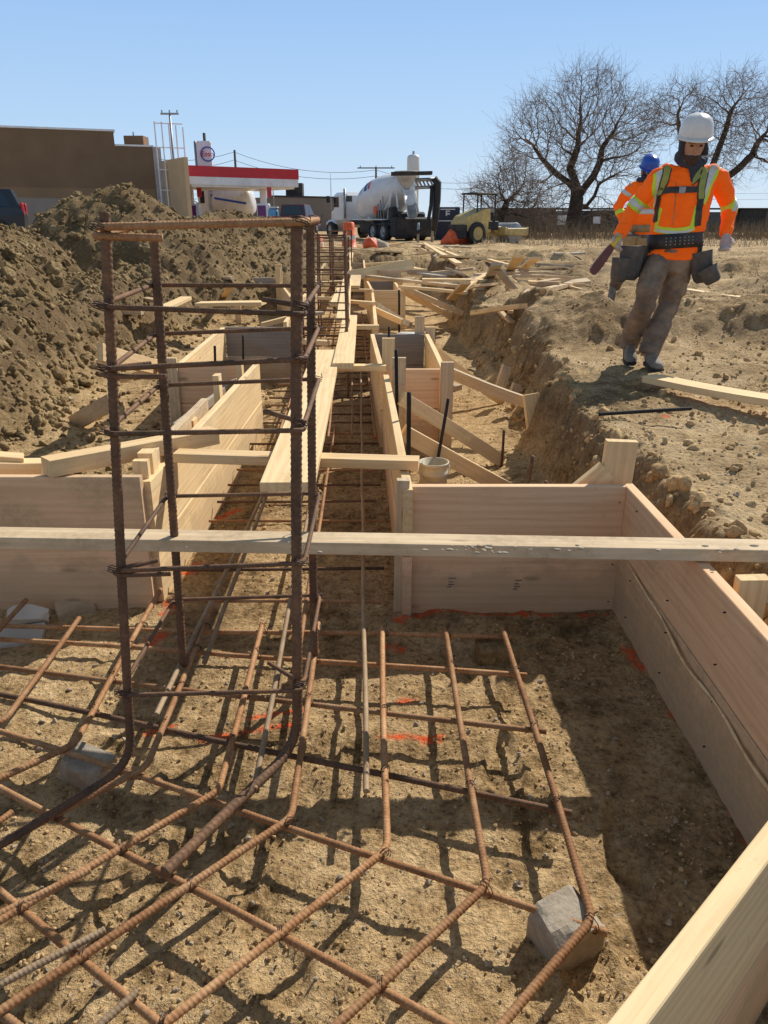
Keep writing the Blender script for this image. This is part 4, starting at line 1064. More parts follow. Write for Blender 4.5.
    jk = remeshed(j, 'jacket', [M['hivis']], root, .009, 2, at=root.location.copy(), disp=folds(.013, 5+int(J['head'].x*7)), color_fn=jc)
    bpy.context.view_layer.update()
    # --- trousers
    t_ = MB()
    t_.loft([ell(hipm+Vector((0, 0, dz)), rx, ry, bas, 20) for dz, rx, ry in ((-.13, .15, .11), (-.06, .172, .128), (.03, .17, .128), (.09, .158, .118))])
    for q in 'LR':
        h_ = J['hp'+q]; k_ = J['kn'+q]; a_ = J['an'+q]
        t_.tube([hipm.lerp(h_, .7), h_-Vector((0, 0, .02)), h_.lerp(k_, .4), k_+Vector((0, 0, .03)), k_-Vector((0, 0, .04)), k_.lerp(a_, .5), a_.lerp(k_, .08), a_-Vector((0, 0, .03))],
                [.10, .108, .100, .086, .083, .083, .080, .078], 16)
    remeshed(t_, 'trousers', [M['trouser']], root, .010, 2, at=root.location.copy(), disp=folds(.013, 31))
    for q in 'LR':
        a_ = J['an'+q]; f_ = J['ft'+q]; bt = MB()
        d_ = (f_-a_); d_.z = 0; d_.normalize(); td = J.get('toe'+q, Vector((d_.x, d_.y, -.05))).normalized(); sd_ = td.cross(Vector((0, 0, 1))).normalized(); un = sd_.cross(td)
        hl = J['heel'+q]
        secs = []
        for x, wd, h0, h1 in ((-.035, .026, .02, .06), (-.02, .038, .0, .10), (.04, .042, .0, .11), (.10, .044, .0, .095), (.16, .05, .0, .075), (.21, .05, .0, .065), (.245, .040, .004, .055), (.262, .02, .015, .04)):
            secs.append([hl+td*x+sd_*wd*math.cos(a)*(1 if math.sin(a) < .3 else .8)+un*((h0+h1)/2+(h1-h0)/2*max(-1, min(1, math.sin(a)*1.25))) for a in [2*math.pi*k/16 for k in range(16)]])
        bt.loft(secs); bt.tube([hl+td*.03+un*.06, a_+Vector((0, 0, .03))], [.046, .048], 12)
        bo = remeshed(bt, 'boot', [M['boot']], root, .007, 1, at=hl.copy())
        so_ = MB(); secs = []
        for x, wd in ((-.04, .03), (-.02, .042), (.1, .046), (.18, .054), (.235, .046), (.266, .024)):
            secs.append([hl+td*x+sd_*wd+un*.016, hl+td*x+sd_*wd-un*.012, hl+td*x-sd_*wd-un*.012, hl+td*x-sd_*wd+un*.016])
        so_.loft(secs, sm=False); so_.build('sole', M['black'], bo, at=hl)
    # --- hood / hair
    h = MB()
    if hat == 'white':
        for k in range(13):
            a = math.pi*(k/12); a0 = -math.pi*.05
            c_ = hc+hb@Vector((math.cos(a)*.088, .020-.0*k, -.045+math.sin(a)*.10))
            if k == 0 or k == 12: pass
            h.ball(c_, .019, 10, 8)
        h.ball(hc+hb@Vector((0, -.04, .0)), (.092, .085, .12), 18, 12, rot=hb)
        for k in range(16):
            a = 2*math.pi*k/16; h.ball(shm+Vector((0, 0, .075))+bas@Vector((math.cos(a)*.085, .01+math.sin(a)*.080, .02-.045*math.sin(a))), .034, 10, 8)
        for t in (0, .33, .66, 1): h.ball(shm.lerp(hc, .1)+bas@Vector((0, .10-.0*t, .03-.085*t)), (.045-.030*t, .022, .035), 10, 8)
        remeshed(h, 'hood', [M['hood']], root, .008, 1, at=hc.copy(), disp=folds(.004, 77))
    else:
        h.ball(hc+hb@Vector((0, -.012, .0)), (.082, .096, .10), 16, 10, rot=hb)
        for k in range(14):
            a = 2*math.pi*k/14; h.ball(shm+Vector((0, 0, .075))+bas@Vector((math.cos(a)*.08, math.sin(a)*.075, .0)), .036, 8, 6)
        remeshed(h, 'hood', [M['hood']], root, .01, 1, at=hc.copy())
    # --- hard hat
    hm = MB(); hcen = hc+hb@Vector((0, .004, .062)); secs = []
    prof = [(1.0, -.01), (1.0, .012), (.985, .045), (.92, .085), (.78, .115), (.55, .133), (.28, .143), (.05, .145)]
    rx, ry = .111, .138
    n = 36
    for k_, (f_, z_) in enumerate(prof):
        secs.append([hcen+hb@Vector((rx*f_*math.cos(a), ry*f_*math.sin(a), z_+(.006 if 1 < k_ < 6 and abs(math.cos(a)*f_) < .16 else 0))) for a in [2*math.pi*q_/n for q_ in range(n)]])
    hm.loft(secs); ht = hm.build('hard_hat', M['hat'+hat], root, at=hcen)
    br = MB(); secs = []
    for (e, z_) in ((.96, .004), (1.07, .0), (1.13, -.006), (1.13, -.013), (1.0, -.010), (.96, -.004)):
        secs.append([hcen+hb@Vector((rx*(e if e < 1 else 1+(e-1)*.9)*math.cos(a), ry*(e+(.22*(e-.96)/.17*max(0, math.sin(a))**2 if e > 1 else 0))*math.sin(a), z_-.006*max(0, math.sin(a)))) for a in [2*math.pi*q_/n for q_ in range(n)]])
    secs.append(secs[0]); br.loft(secs, caps=False); br.build('brim', M['hat'+hat], ht, at=hcen)
    return root, jk, bas, S_, F_, hipm, shm, hc, hb
def bvh_of(o):
    me_ = o.data; Vv = [v.co+o.location for v in me_.vertices]
    return BVHTree.FromPolygons(Vv, [p.vertices[:] for p in me_.polygons])
CAMP = Vector((0, 0, CAM_H))
def ribbon(bvh, pts, width, thick, m, parent, name, off=.004, maxd=.8):
    """a strap laid over the clothing: pts are points in front of the surface, dropped onto it along dirv"""
    path, L_ = resample([Vector(p) for p in pts], .02); hit = []
    for i, p in enumerate(path):
        loc, nor, _, _ = bvh.ray_cast(p, (p-CAMP).normalized(), maxd)
        if loc is None: loc, nor, _, _ = bvh.find_nearest(p)
        hit.append((loc, nor))
    secs = []; cs = [h_[0] for h_ in hit]
    for i, (c_, nr) in enumerate(hit):
        if i and i < len(hit)-1: c_ = (cs[i-1]+cs[i]*2+cs[i+1])/4; nr = (hit[i-1][1]+nr+hit[i+1][1]).normalized()
        t = (cs[min(i+1, len(cs)-1)]-cs[max(0, i-1)]).normalized(); s_ = t.cross(nr).normalized(); row = []
        pL = c_-s_*width/2; pR = c_+s_*width/2
        out = []
        for p in (pL, c_, pR):
            q_ = bvh.find_nearest(p+nr*.01); out.append(q_[0]+q_[1]*off)
        a, c2, b_ = out
        secs.append([a, a+nr*thick, c2+nr*thick, b_+nr*thick, b_, c2])
    mb = MB(); mb.loft(secs, sm=False); return mb.build(name, m, parent, at=cs[len(cs)//2])
def band(bvh, c, axis_, rad, width, m, parent, name, off=.004, sup=.0):
    """a reflective band wrapped round a limb at c"""
    ax_ = Vector(axis_).normalized(); u = ax_.orthogonal().normalized(); v = ax_.cross(u); rows = []
    for w_, lift in ((-.5, -.004), (-.5, off), (0, off+.001), (.5, off), (.5, -.004)):
        ring = []
        for k in range(28):
            a = 2*math.pi*k/28; d = u*math.cos(a)+v*math.sin(a); o_ = Vector(c)+ax_*width*w_
            loc, nr, _, _ = bvh.ray_cast(o_+d*rad*1.9, -d, rad*1.9)
            r_ = (loc-o_).length if loc is not None else rad
            r_ = min(max(r_, rad*.6), rad*1.35)
            ring.append(o_+d*(r_+lift))
        rows.append(ring)
    mb = MB(); mb.loft(rows, caps=False); return mb.build(name, m, parent, at=c)

YW = 6.06
def w(px, py, dy=0): return D(px, py, YW+dy)
hL = P(652, 361, .5)
J = dict(head=w(693.5, 146, -.14), shL=w(662, 173, -.02), shR=w(716, 173, -.02), elL=w(635, 207, .05), elR=w(730, 207, .06), wrL=w(619, 236, -.12), wrR=w(726, 236, -.10),
         hpL=w(660, 254), hpR=w(684, 254), knL=w(646, 298, -.20), knR=w(670, 300, .0), anL=w(629, 342, .10), anR=w(649, 351, -.14))
J['hdL'] = Vector((-.35, -.35, -.85)); J['pnL'] = Vector((.35, -.9, 0)); J['cuL'] = 1.05; J['hdR'] = Vector((-.05, -.35, -.93)); J['pnR'] = Vector((-.6, -.75, 0)); J['cuR'] = .95
J['heelL'] = Vector((w(629, 352, .12).x, YW+.13, .565)); J['toeL'] = Vector((-.22, -1, -.22)); J['ftL'] = J['heelL']+J['toeL']*.1
J['heelR'] = Vector((w(649, 358, -.1).x, YW-.12, .512)); J['toeR'] = Vector((-.05, -1, -.03)); J['ftR'] = J['heelR']+J['toeR']*.1
wk, jk, bas, S_, F_, hipm, shm, hc, hb = person(J, (-.12, -1), 'construction worker in white hard hat and orange high visibility jacket walking towards the camera', 'workers', 'white')
bv = bvh_of(jk)
def wf(px, py): return D(px, py, YW-.42)
fY = Vector((0, 1, 0))
def fr(*pts): return [D(px, py, YW-.45) for px, py in pts]
# vest stripes and braces on the front of the jacket (picture-surveyed outline)
ribbon(bv, fr((659, 161), (658, 178), (656, 196), (654, 208)), .075, .002, M['lime'], jk, 'vest_stripe', off=.002)
ribbon(bv, fr((660.5, 162), (659.5, 178), (657.5, 196), (655.5, 207)), .042, .002, M['silver'], jk, 'vest_stripe', off=.0045)
ribbon(bv, fr((716, 166), (711, 178), (706, 190), (701, 203)), .075, .002, M['lime'], jk, 'vest_stripe', off=.002)
ribbon(bv, fr((714.5, 166), (709.5, 178), (704.5, 190), (700, 202)), .048, .002, M['silver'], jk, 'vest_stripe', off=.0045)
ribbon(bv, fr((661, 208), (658.5, 218), (656, 227)), .03, .002, M['lime'], jk, 'vest_stripe', off=.002)
ribbon(bv, fr((697, 206), (694.5, 217), (692, 228)), .036, .002, M['lime'], jk, 'vest_stripe', off=.002)
ribbon(bv, fr((655, 228), (662, 230), (675, 231), (686, 230), (694, 227)), .045, .002, M['lime'], jk, 'vest_stripe', off=.0035)
ribbon(bv, fr((656, 229.5), (662, 231.5), (675, 232.5), (686, 231.5), (692, 229)), .018, .002, M['silver'], jk, 'vest_stripe', off=.0055)
hr = empty('harness', hipm.lerp(shm, .6)); link_done = True
hr.parent = wk; hr.matrix_parent_inverse = WM(wk).inverted()
for pts in (((671, 158), (667, 172), (663, 186), (660, 196)), ((705, 160), (704, 174), (701, 187), (700, 199))):
    ribbon(bv, fr(*pts), .062, .004, M['leather'], hr, 'strap_edge', off=.006); ribbon(bv, fr(*pts), .043, .003, M['harness'], hr, 'strap', off=.011)
ribbon(bv, fr((660.5, 194), (658.5, 204), (657, 212), (656, 222)), .045, .005, M['leather'], hr, 'strap', off=.007)
ribbon(bv, fr((700, 197), (699, 207), (698, 216), (697, 226)), .05, .005, M['leather'], hr, 'strap', off=.007)
ribbon(bv, fr((662, 191), (674, 190), (686, 190), (701, 189)), .042, .005, M['leather'], hr, 'chest_strap', off=.008)
mb = MB(); bc = bv.ray_cast(D(682, 190, YW-.45), ray(682, 190).normalized(), .8)[0] or D(682, 190, YW-.15)
mb.bbox(bc-Vector((0, .012, 0)), (.05, .014, .05), .006); mb.build('buckle', M['metal'], hr, at=bc)
ribbon(bv, fr((676, 182), (675.5, 200), (674, 215), (672, 226)), .006, .002, M['rust'], jk, 'zip', off=.002)
for q, t in (('L', .92), ('R', .95)):
    a_ = J['sh'+q].lerp(J['el'+q], t); ax_ = J['el'+q]-J['sh'+q]
    band(bv, a_, ax_, .07, .075, M['lime'], jk, 'sleeve_band', .003); band(bv, a_, ax_, .07, .038, M['silver'], jk, 'sleeve_band', .006)
# tool belt with pouches
bt = MB(); secs = []
bel = hipm.lerp(shm, .175)+Vector((0, 0, -.0)); tb = Matrix.Rotation(R(4), 3, F_)@bas
for z_, e in ((-.052, .010), (-.05, .022), (.05, .022), (.052, .010)):
    secs.append([p+Vector((0, 0, 0)) for p in ell(bel+tb@Vector((0, 0, z_)), .176+e, .134+e, tb, 36)])
bt.loft(secs); belt = bt.build('tool_belt', M['leather'], wk, at=bel)
for k in range(-3, 4):
    mb = MB(); a = math.pi/2+k*.16; p = bel+tb@Vector((.2*math.cos(a)*1.0, .158*math.sin(a), .0)); n_ = (p-bel).normalized()
    for dz in (-.022, .0, .022): mb.ball(p+tb@Vector((0, .002, dz)), .0055, 8, 6)
    mb.build('eyelet', M['metal'], belt, at=p)
def pouch(c, w_, h_, d_, m_, rz=0, flare=1.2, tilt_=0):
    rot = Matrix.Rotation(rz, 3, 'Z')@Matrix.Rotation(tilt_, 3, 'Y'); secs = []
    for t, k in ((1.0, flare*1.0), (.98, flare*1.03), (.7, 1.06), (.35, 1.02), (.1, .9), (.0, .62)):
        secs.append(ell(Vector(c)+rot@Vector((0, 0, (t-1)*h_)), w_/2*k, d_/2*k, rot, 18, 3))
    secs.insert(0, ell(Vector(c)+rot@Vector((0, 0, -.03)), w_/2*flare*.86, d_/2*flare*.82, rot, 18, 3))
    mb = MB(); mb.loft(secs); return mb.build('pouch', m_, belt, at=c)
pouch(w(633, 246, -.10), .15, .24, .13, M['pouch'], .4, 1.12, .06); pouch(w(622, 258, -.14), .11, .17, .11, M['pouch'], .3, 1.1, .1)
pouch(w(641, 246, -.02), .09, .22, .10, M['leather'], .2, 1.1); pouch(w(700, 252, -.08), .15, .22, .13, M['pouch'], -.5, 1.15, -.25)
pouch(w(707, 268, -.16), .12, .12, .11, M['pouch'], -.5, 1.25, -.55); pouch(w(696, 240, -.05), .10, .14, .1, M['leather'], -.4, 1.1)
# cargo pockets
for (px, py, dy, r_) in ((681, 286, -.16, -.4),):
    mb = MB(); c_ = w(px, py, dy+.14); mb.bbox(c_, (.09, .13, .17), .03, Matrix.Rotation(r_, 3, 'Z')); mb.build('cargo_pocket', M['trouser'], wk, at=c_)
# the level held in the hand
hp = w(614.5, 243, -.19); tool_d = (w(592, 271, -.30)-w(617, 238, -.17)).normalized()
lv = empty('hand_level', hp, 'dark red brown wooden tool with yellow grip held in the worker hand', 'tool')
mb = MB(); a0 = hp-tool_d*.04; un = Vector((0, 1, 0)).cross(tool_d).normalized(); secs = []
for x, ww in ((.06, .018), (.10, .026), (.18, .031), (.26, .033), (.32, .028), (.335, .014)):
    c_ = a0+tool_d*x; secs.append([c_+un*ww+Vector((0, .012, 0)), c_+un*ww-Vector((0, .012, 0)), c_-un*ww-Vector((0, .012, 0)), c_-un*ww+Vector((0, .012, 0))])
mb.loft(secs, sm=False); mb.build('blade', simple('oxblood_wood', (.16, .045, .025), .5, .3, 12), lv, at=hp)
mb = MB(); mb.tube([a0-tool_d*.03, a0+tool_d*.02, a0+tool_d*.075], [.014, .017, .022], 10); mb.build('grip', simple('yellow_grip', (.8, .55, .04), .5, .15, 9), lv, at=hp)
# --- second worker, behind
Y2 = 10.6
def u(px, py, dy=0): return D(px+2, py, Y2+dy)
J2 = dict(head=u(646, 172), shL=u(630, 186, -.02), shR=u(655, 187, 0), elL=u(616, 206, .05), elR=u(662, 208, .1), wrL=u(622, 226, -.12), wrR=u(660, 228, -.05),
          hpL=u(636, 232, .0), hpR=u(650, 232, .0), knL=u(626, 262, -.1), knR=u(647, 264, -.05), anL=u(611, 280, .25), anR=u(646, 294, .0))
J2['heelL'] = u(613, 268, .2); J2['heelL'] = Vector((J2['heelL'].x, J2['heelL'].y, .62)); J2['toeL'] = Vector((-.3, -.6, -.9)); J2['ftL'] = J2['heelL']+J2['toeL']*.1
J2['anL'] = J2['heelL']+Vector((.02, .02, .09))
J2['heelR'] = Vector((u(646, 290).x, Y2, .50)); J2['anR'] = J2['heelR']+Vector((0, .01, .1)); J2['toeR'] = Vector((0, -1, -.02)); J2['ftR'] = J2['heelR']+J2['toeR']*.1
w2, jk2, bas2, S2, F2, hip2, sh2, hc2, hb2 = person(J2, (.1, -1), 'second worker in blue hard hat and orange jacket, mostly hidden behind the first', 'workers', 'blue', tiltdeg=22)
bv2 = bvh_of(jk2)
for q in 'LR':
    a_ = J2['sh'+q].lerp(J2['el'+q], .35); ax_ = J2['el'+q]-J2['sh'+q]; band(bv2, a_, ax_, .08, .05, M['silver'], jk2, 'sleeve_band', .004)
    a_ = J2['el'+q].lerp(J2['wr'+q], .35); band(bv2, a_, J2['wr'+q]-J2['el'+q], .07, .05, M['lime'], jk2, 'sleeve_band', .004)
b2 = MB(); bc2 = hip2.lerp(sh2, .45)
b2.loft([ell(bc2+Vector((0, 0, z_)), .195+e, .142+e, bas2, 28) for z_, e in ((-.03, .006), (-.03, .014), (.03, .014), (.03, .006))]); b2.build('vest_stripe', M['silver'], jk2, at=bc2)
b2 = MB(); bc2 = hip2.lerp(sh2, .08); b2.loft([ell(bc2+Vector((0, 0, z_)), .18+e, .138+e, bas2, 28) for z_, e in ((-.045, .006), (-.045, .018), (.045, .018), (.045, .006))])
belt = b2.build('tool_belt', M['tan'], w2, at=bc2)
pouch(u(630, 236, -.15), .2, .26, .16, M['tan'], .3, 1.1); pouch(u(640, 238, -.2), .15, .2, .12, M['tan'], .1, 1.1)

# ------------------------------------------------------------------ bare trees (space colonisation)
M['bark'] = simple('bark', (.085, .062, .046), .95, .4, 6, bump=.8, spec=.1)
M['twig'] = simple('twigs', (.27, .20, .15), .9, .3, 3, spec=.1)
def tree(name, lb, base, H, blobs, seed, trunk_pts, tr=.5, nattr=2600, step=.33, group=None, twig=.9, twign=2):
    """blobs: (x, z, rx, rz, weight) of the crown in metres, x sideways, z up; depth follows rx"""
    rs_ = random.Random(seed); root = empty(name, base, lb, 'tree', group)
    at_p = []
    tw = sum(b[4] for b in blobs)
    for (bx, bz, rx, rz, wt) in blobs:
        for _ in range(int(nattr*wt/tw)):
            while 1:
                p = Vector((rs_.uniform(-1, 1), rs_.uniform(-1, 1), rs_.uniform(-1, 1)))
                if p.length < 1 and p.length > rs_.uniform(0, .75): break
            at_p.append(Vector((bx+p.x*rx, p.y*max(rx, rz)*.75, bz+p.z*rz)))
    at_p = [p for p in at_p if p.z > .6]
    nodes = [Vector(p) for p in trunk_pts[0]]; par = [-1]+list(range(len(nodes)-1))
    for br in trunk_pts[1:]:
        k = br[0]; prev = k
        for p in br[1:]:
            nodes.append(Vector(p)); par.append(prev); prev = len(nodes)-1
    # densify the trunk
    alive = at_p; infl = 3.6; kill = step*1.1
    for it in range(90):
        kd = kdtree.KDTree(len(nodes))
        for i, p in enumerate(nodes): kd.insert(p, i)
        kd.balance(); pull = {}; nxt = []
        for a in alive:
            c_, i, d = kd.find(a)
            if d < kill: continue
            nxt.append(a)
            if d < infl: pull.setdefault(i, []).append((a-nodes[i]).normalized())
        alive = nxt
        if not pull: break
        for i, ds in pull.items():
            v = sum(ds, Vector())
            if v.length < .05: continue
            v = v.normalized()
            if par[i] >= 0: v = (v+(nodes[i]-nodes[par[i]]).normalized()*.6)
            v = (v.normalized()+Vector((rs_.gauss(0, .17), rs_.gauss(0, .17), rs_.gauss(0, .14)))).normalized()
            nodes.append(nodes[i]+v*step); par.append(i)
        if len(nodes) > 14000: break
    ch = [[] for _ in nodes]
    for i, p in enumerate(par):
        if p >= 0: ch[p].append(i)
    w_ = [0.0]*len(nodes); ex = 1.75
    for i in range(len(nodes)-1, -1, -1):
        if not ch[i]: w_[i] = 1
        else: w_[i] = sum(w_[c] for c in ch[i])
    r0 = tr/(w_[0]**(1/ex)); rad = [max(.013, r0*(x**(1/ex))) for x in w_]
    def seg(mb, a, b, ra, rb, s):
        t = (b-a).normalized(); u_ = t.orthogonal().normalized(); v_ = t.cross(u_); vs = []
        for c_, r_ in ((a, ra), (b, rb)):
            for k in range(s): vs.append(c_+(u_*math.cos(6.2832*k/s)+v_*math.sin(6.2832*k/s))*r_)
        mb.add(vs, [(k, (k+1) % s, s+(k+1) % s, s+k) for k in range(s)], 0, True)
    T, C_ = MB(), MB()
    # chains keep thick limbs smooth
    for i in range(len(nodes)):
        p = par[i]
        if p < 0: continue
        ra = rad[p] if rad[p] < rad[i]*1.8 else rad[i]*1.35
        big = rad[i] > tr*.13
        if rad[i] > .05: (T if big else C_).tube([nodes[p]-(nodes[i]-nodes[p])*.04, nodes[p].lerp(nodes[i], .5), nodes[i]], [ra, (ra+rad[i])/2, rad[i]*1.0], 9 if big else 5, caps=False)
        else: seg(C_, nodes[p], nodes[i], min(ra, .05), rad[i], 4)
        if rad[i] < .045:
            for _ in range(twign if not ch[i] else (1 if rs_.random() < .6 else 0)):
                d = (nodes[i]-nodes[p]).normalized(); d = (d+Vector((rs_.gauss(0, .38), rs_.gauss(0, .38), rs_.gauss(.1, .33)))).normalized()
                a = nodes[i]; L_ = twig*rs_.uniform(.6, 1.7); r_ = .0125
                for k in range(3):
                    b = a+d*L_/3; seg(C_, a, b, r_, r_*.7, 3)
                    if rs_.random() < .8:
                        d2 = (d+Vector((rs_.gauss(0, .5), rs_.gauss(0, .5), rs_.gauss(0, .5)))).normalized(); seg(C_, b, b+d2*L_*.45, r_*.7, .005, 3)
                    a = b; r_ *= .7; d = (d+Vector((rs_.gauss(0, .2), rs_.gauss(0, .2), rs_.gauss(.02, .2)))).normalized()
    for mb, nm, m_ in ((T, 'trunk', M['bark']), (C_, 'crown', M['twig'])):
        if mb.v:
            o = mb.build(nm, m_); o.parent = root
    root.rotation_euler = (0, 0, 0); return root
YT = 58
b1_ = P(571, 235.5, .45) ; b1_ = Vector((D(571, 235, YT).x, YT, .35)); k_ = YT/770*1.0/cp_
def TX(px, py, base, Yd):                 # crown survey: sideways and upward metres from the base
    p = D(px, py, Yd); return p.x-base.x, p.z-base.z
def blob(cx, cy, rx, ry, wt, base, Yd):
    x, z = TX(cx, cy+(11 if ry > 13 and base.y < 60 else 4), base, Yd); s = Yd*1.07/770
    return (x, z, rx*s, ry*.86*s, wt)
def tp(l, base, Yd, dy=0):
    out = []
    for q_ in l:
        x, z = TX(q_[0], q_[1], base, Yd); out.append((x, q_[2] if len(q_) > 2 else 0, z))
    return out
B = [blob(552, 118, 34, 34, 2, b1_, YT), blob(592, 98, 32, 36, 2.6, b1_, YT), blob(628, 116, 32, 26, 2, b1_, YT), blob(530, 130, 25, 22, 1.2, b1_, YT), blob(600, 140, 42, 28, 1.6, b1_, YT),
     blob(560, 170, 30, 20, .7, b1_, YT), blob(545, 200, 22, 14, .5, b1_, YT), blob(632, 160, 20, 16, .6, b1_, YT), blob(586, 76, 18, 14, .8, b1_, YT), blob(604, 200, 16, 16, .3, b1_, YT)]
tpt = tp([(571, 236), (572, 226), (574, 216), (576, 206), (577, 197), (576, 188)], b1_, YT)
br1 = [5]+tp([(574, 178), (571, 168, .4), (574, 158), (578, 146)], b1_, YT)
br2 = [4]+tp([(584, 188), (592, 176, -.5), (597, 163, -.8), (598, 150, -1)], b1_, YT)
br3 = [5]+tp([(568, 182), (558, 172, 1), (548, 160, 1.3)], b1_, YT)
br4 = [3]+tp([(588, 206, .5), (598, 196, 1), (603, 184, 1.2)], b1_, YT)
tree('bare_tree', 'tallest bare leafless tree, standing left of the workers', b1_, 15, B, 5, [tpt, br1, br2, br3, br4], .50, 6500, .31, 'bare trees on the skyline')
b2_ = Vector((D(692, 236, YT+4).x, YT+4, .35)); Yd = YT+4
B = [blob(735, 112, 32, 36, 2.4, b2_, Yd), blob(758, 130, 26, 34, 1.6, b2_, Yd), blob(700, 120, 30, 25, 1, b2_, Yd), blob(680, 102, 28, 20, 1.2, b2_, Yd), blob(668, 110, 20, 20, .7, b2_, Yd), blob(738, 86, 18, 16, .8, b2_, Yd),
     blob(712, 165, 30, 22, .7, b2_, Yd), blob(795, 140, 26, 40, 1, b2_, Yd)]
tpt = tp([(692, 237), (693, 226), (696, 214), (698, 202), (700, 192)], b2_, Yd)
br1 = [4]+tp([(708, 178), (714, 162), (720, 146), (726, 130), (730, 114)], b2_, Yd)
br2 = [4]+tp([(697, 178, 1), (694, 162, 1.3), (690, 145, 1.5), (684, 126, 1)], b2_, Yd)
br3 = [4]+tp([(716, 184, -.5), (732, 170, -1), (746, 156, -1), (758, 142, 0)], b2_, Yd)
tree('bare_tree', 'bare leafless tree rising behind the first worker at the right edge', b2_, 15, B, 9, [tpt, br1, br2, br3], .44, 5200, .33, 'bare trees on the skyline')
b3_ = Vector((D(497, 237, 50).x, 50, .35)); Yd = 50
B = [blob(510, 185, 26, 26, 2, b3_, Yd), blob(525, 205, 16, 20, 1, b3_, Yd), blob(488, 190, 18, 18, .8, b3_, Yd), blob(540, 215, 14, 14, .6, b3_, Yd), blob(515, 165, 16, 12, .8, b3_, Yd)]
tpt = tp([(495, 238), (498, 226), (502, 214), (506, 204)], b3_, Yd)
tree('bare_tree', 'low tangled bare tree leaning over beside the yellow roller', b3_, 6, B, 12, [tpt], .24, 4500, .22, 'bare trees on the skyline', twig=.8)
for i, (px, lb, h_) in enumerate(((200, 'small bare tree right of the round fuel sign', 192), (222, 'small dark tree behind the tanker truck', 192))):
    Yd = 110; bb = Vector((D(px, 222, Yd).x, Yd, 0)); B = [blob(px, h_+8, 7, 12, 1, bb, Yd), blob(px+6, h_+14, 6, 9, .6, bb, Yd)]
    tree('small_tree', lb, bb, 5, B, 20+i, [tp([(px, 222), (px, 212), (px, 205)], bb, Yd)], .2, 420, .55, 'small trees behind the filling station', twig=.9)
# brush and dry reeds along the back wall
def blades(name, n, xr_, yr_, h0, h1, w_, m_, lb, seed, cond=None, zf=True):
    r_ = np.random.RandomState(seed); x = r_.uniform(*xr_, n); y = yr_[0]*(yr_[1]/yr_[0])**r_.uniform(0, 1, n)
    if cond is not None: k = cond(x, y); x = x[k]; y = y[k]
    n = len(x); z = height(x[None], y[None])[0][0]; hh = r_.uniform(h0, h1, n); a = r_.uniform(0, 6.28, n); lx = r_.normal(0, .3, n)*hh; ly = r_.normal(0, .3, n)*hh
    V = np.zeros((n, 3, 3)); V[:, 0] = np.stack([x-np.cos(a)*w_, y-np.sin(a)*w_, z-.01], -1); V[:, 1] = np.stack([x+np.cos(a)*w_, y+np.sin(a)*w_, z-.01], -1); V[:, 2] = np.stack([x+lx, y+ly, z+hh], -1)
    F = np.arange(n*3, dtype=np.int32); m1 = bpy.data.meshes.new(name); m1.vertices.add(n*3); m1.vertices.foreach_set('co', V.astype(np.float32).ravel())
    m1.loops.add(n*3); m1.loops.foreach_set('vertex_index', F); m1.polygons.add(n); m1.polygons.foreach_set('loop_start', F[::3]); m1.polygons.foreach_set('loop_total', np.full(n, 3, dtype=np.int32)); m1.update(calc_edges=True)
    m1.materials.append(m_); o = bpy.data.objects.new(name, m1); COL.objects.link(o); return tag(o, lb, 'dry grass', kind='stuff')
straw = simple('straw', (.52, .42, .27), .9, .35, 3, spec=.1); reed = simple('reed', (.26, .19, .12), .9, .4, 3, spec=.1)
blades('dry_stubble', 9000, (4.6, 20), (9.5, 30), .03, .11, .008, straw, 'pale dry stubble field to the right of the workers', 3, lambda x, y: (x > 4.8+.30*(y-9.5)+.6*np.sin(y)) & (fbm(x*.8, y*.8, 5, 3) > -.1))
blades('dry_reeds', 5000, (5, 34), (44, 56), .3, 1.3, .02, reed, 'brown dry reeds and brush along the foot of the back wall', 4)
blades('dry_brush', 1800, (4, 20), (33, 44), .08, .4, .014, straw, 'low dry grass clumps on the far field near the roller', 8)

# ------------------------------------------------------------------ background buildings
def quadbox(mb, p0, p1, z0, z1, depth, mi=0):
    """upright slab whose front face runs p0-p1 in plan, going `depth` away from the camera"""
    p0 = Vector((p0[0], p0[1], 0)); p1 = Vector((p1[0], p1[1], 0)); d = (p1-p0).normalized(); n_ = Vector((-d.y, d.x, 0))
    if n_.y < 0: n_ = -n_
    q = [p0, p1, p1+n_*depth, p0+n_*depth]
    mb.add([Vector((v.x, v.y, z)) for z in (z0, z1) for v in q], [(0, 1, 2, 3), (7, 6, 5, 4), (0, 4, 5, 1), (1, 5, 6, 2), (2, 6, 7, 3), (3, 7, 4, 0)], mi)
    return n_
brown = simple('brown_block_wall', (.20, .13, .075), .9, .14, .6, bump=.3); brown2 = simple('brown_block_lower', (.26, .17, .095), .9, .12, .6, bump=.3)
beige = simple('beige_wall', (.58, .42, .25), .85, .1, 1); stonew = simple('white_stone_pier', (.42, .40, .40), .9, .25, 3)
HB = 6.6
bA = P(-60, 126, HB+.9); bB = P(116, 138.5, HB+.9); bC = P(152, 147, HB)
bldg = empty('retail_building', (bA.x, bA.y, 0), 'long flat roofed brown block building behind the spoil heap on the left', 'building')
dB = (bC-bA); dB.z = 0; dB.normalize(); bA.z = 0; Lc = (Vector((bC.x, bC.y, 0))-bA).length; Lb = Lc*.80
mb = MB(); quadbox(mb, bA, bA+dB*Lc, 0, 3.7, 16); mb.build('wall', brown2, bldg)
mb = MB(); nB_ = quadbox(mb, bA-dB*.02, bA+dB*(Lc+.02), 3.7, HB, 16.0); mb.build('upper_wall', brown, bldg)
fB = D(116, 138, bA.y+1); tpar = None
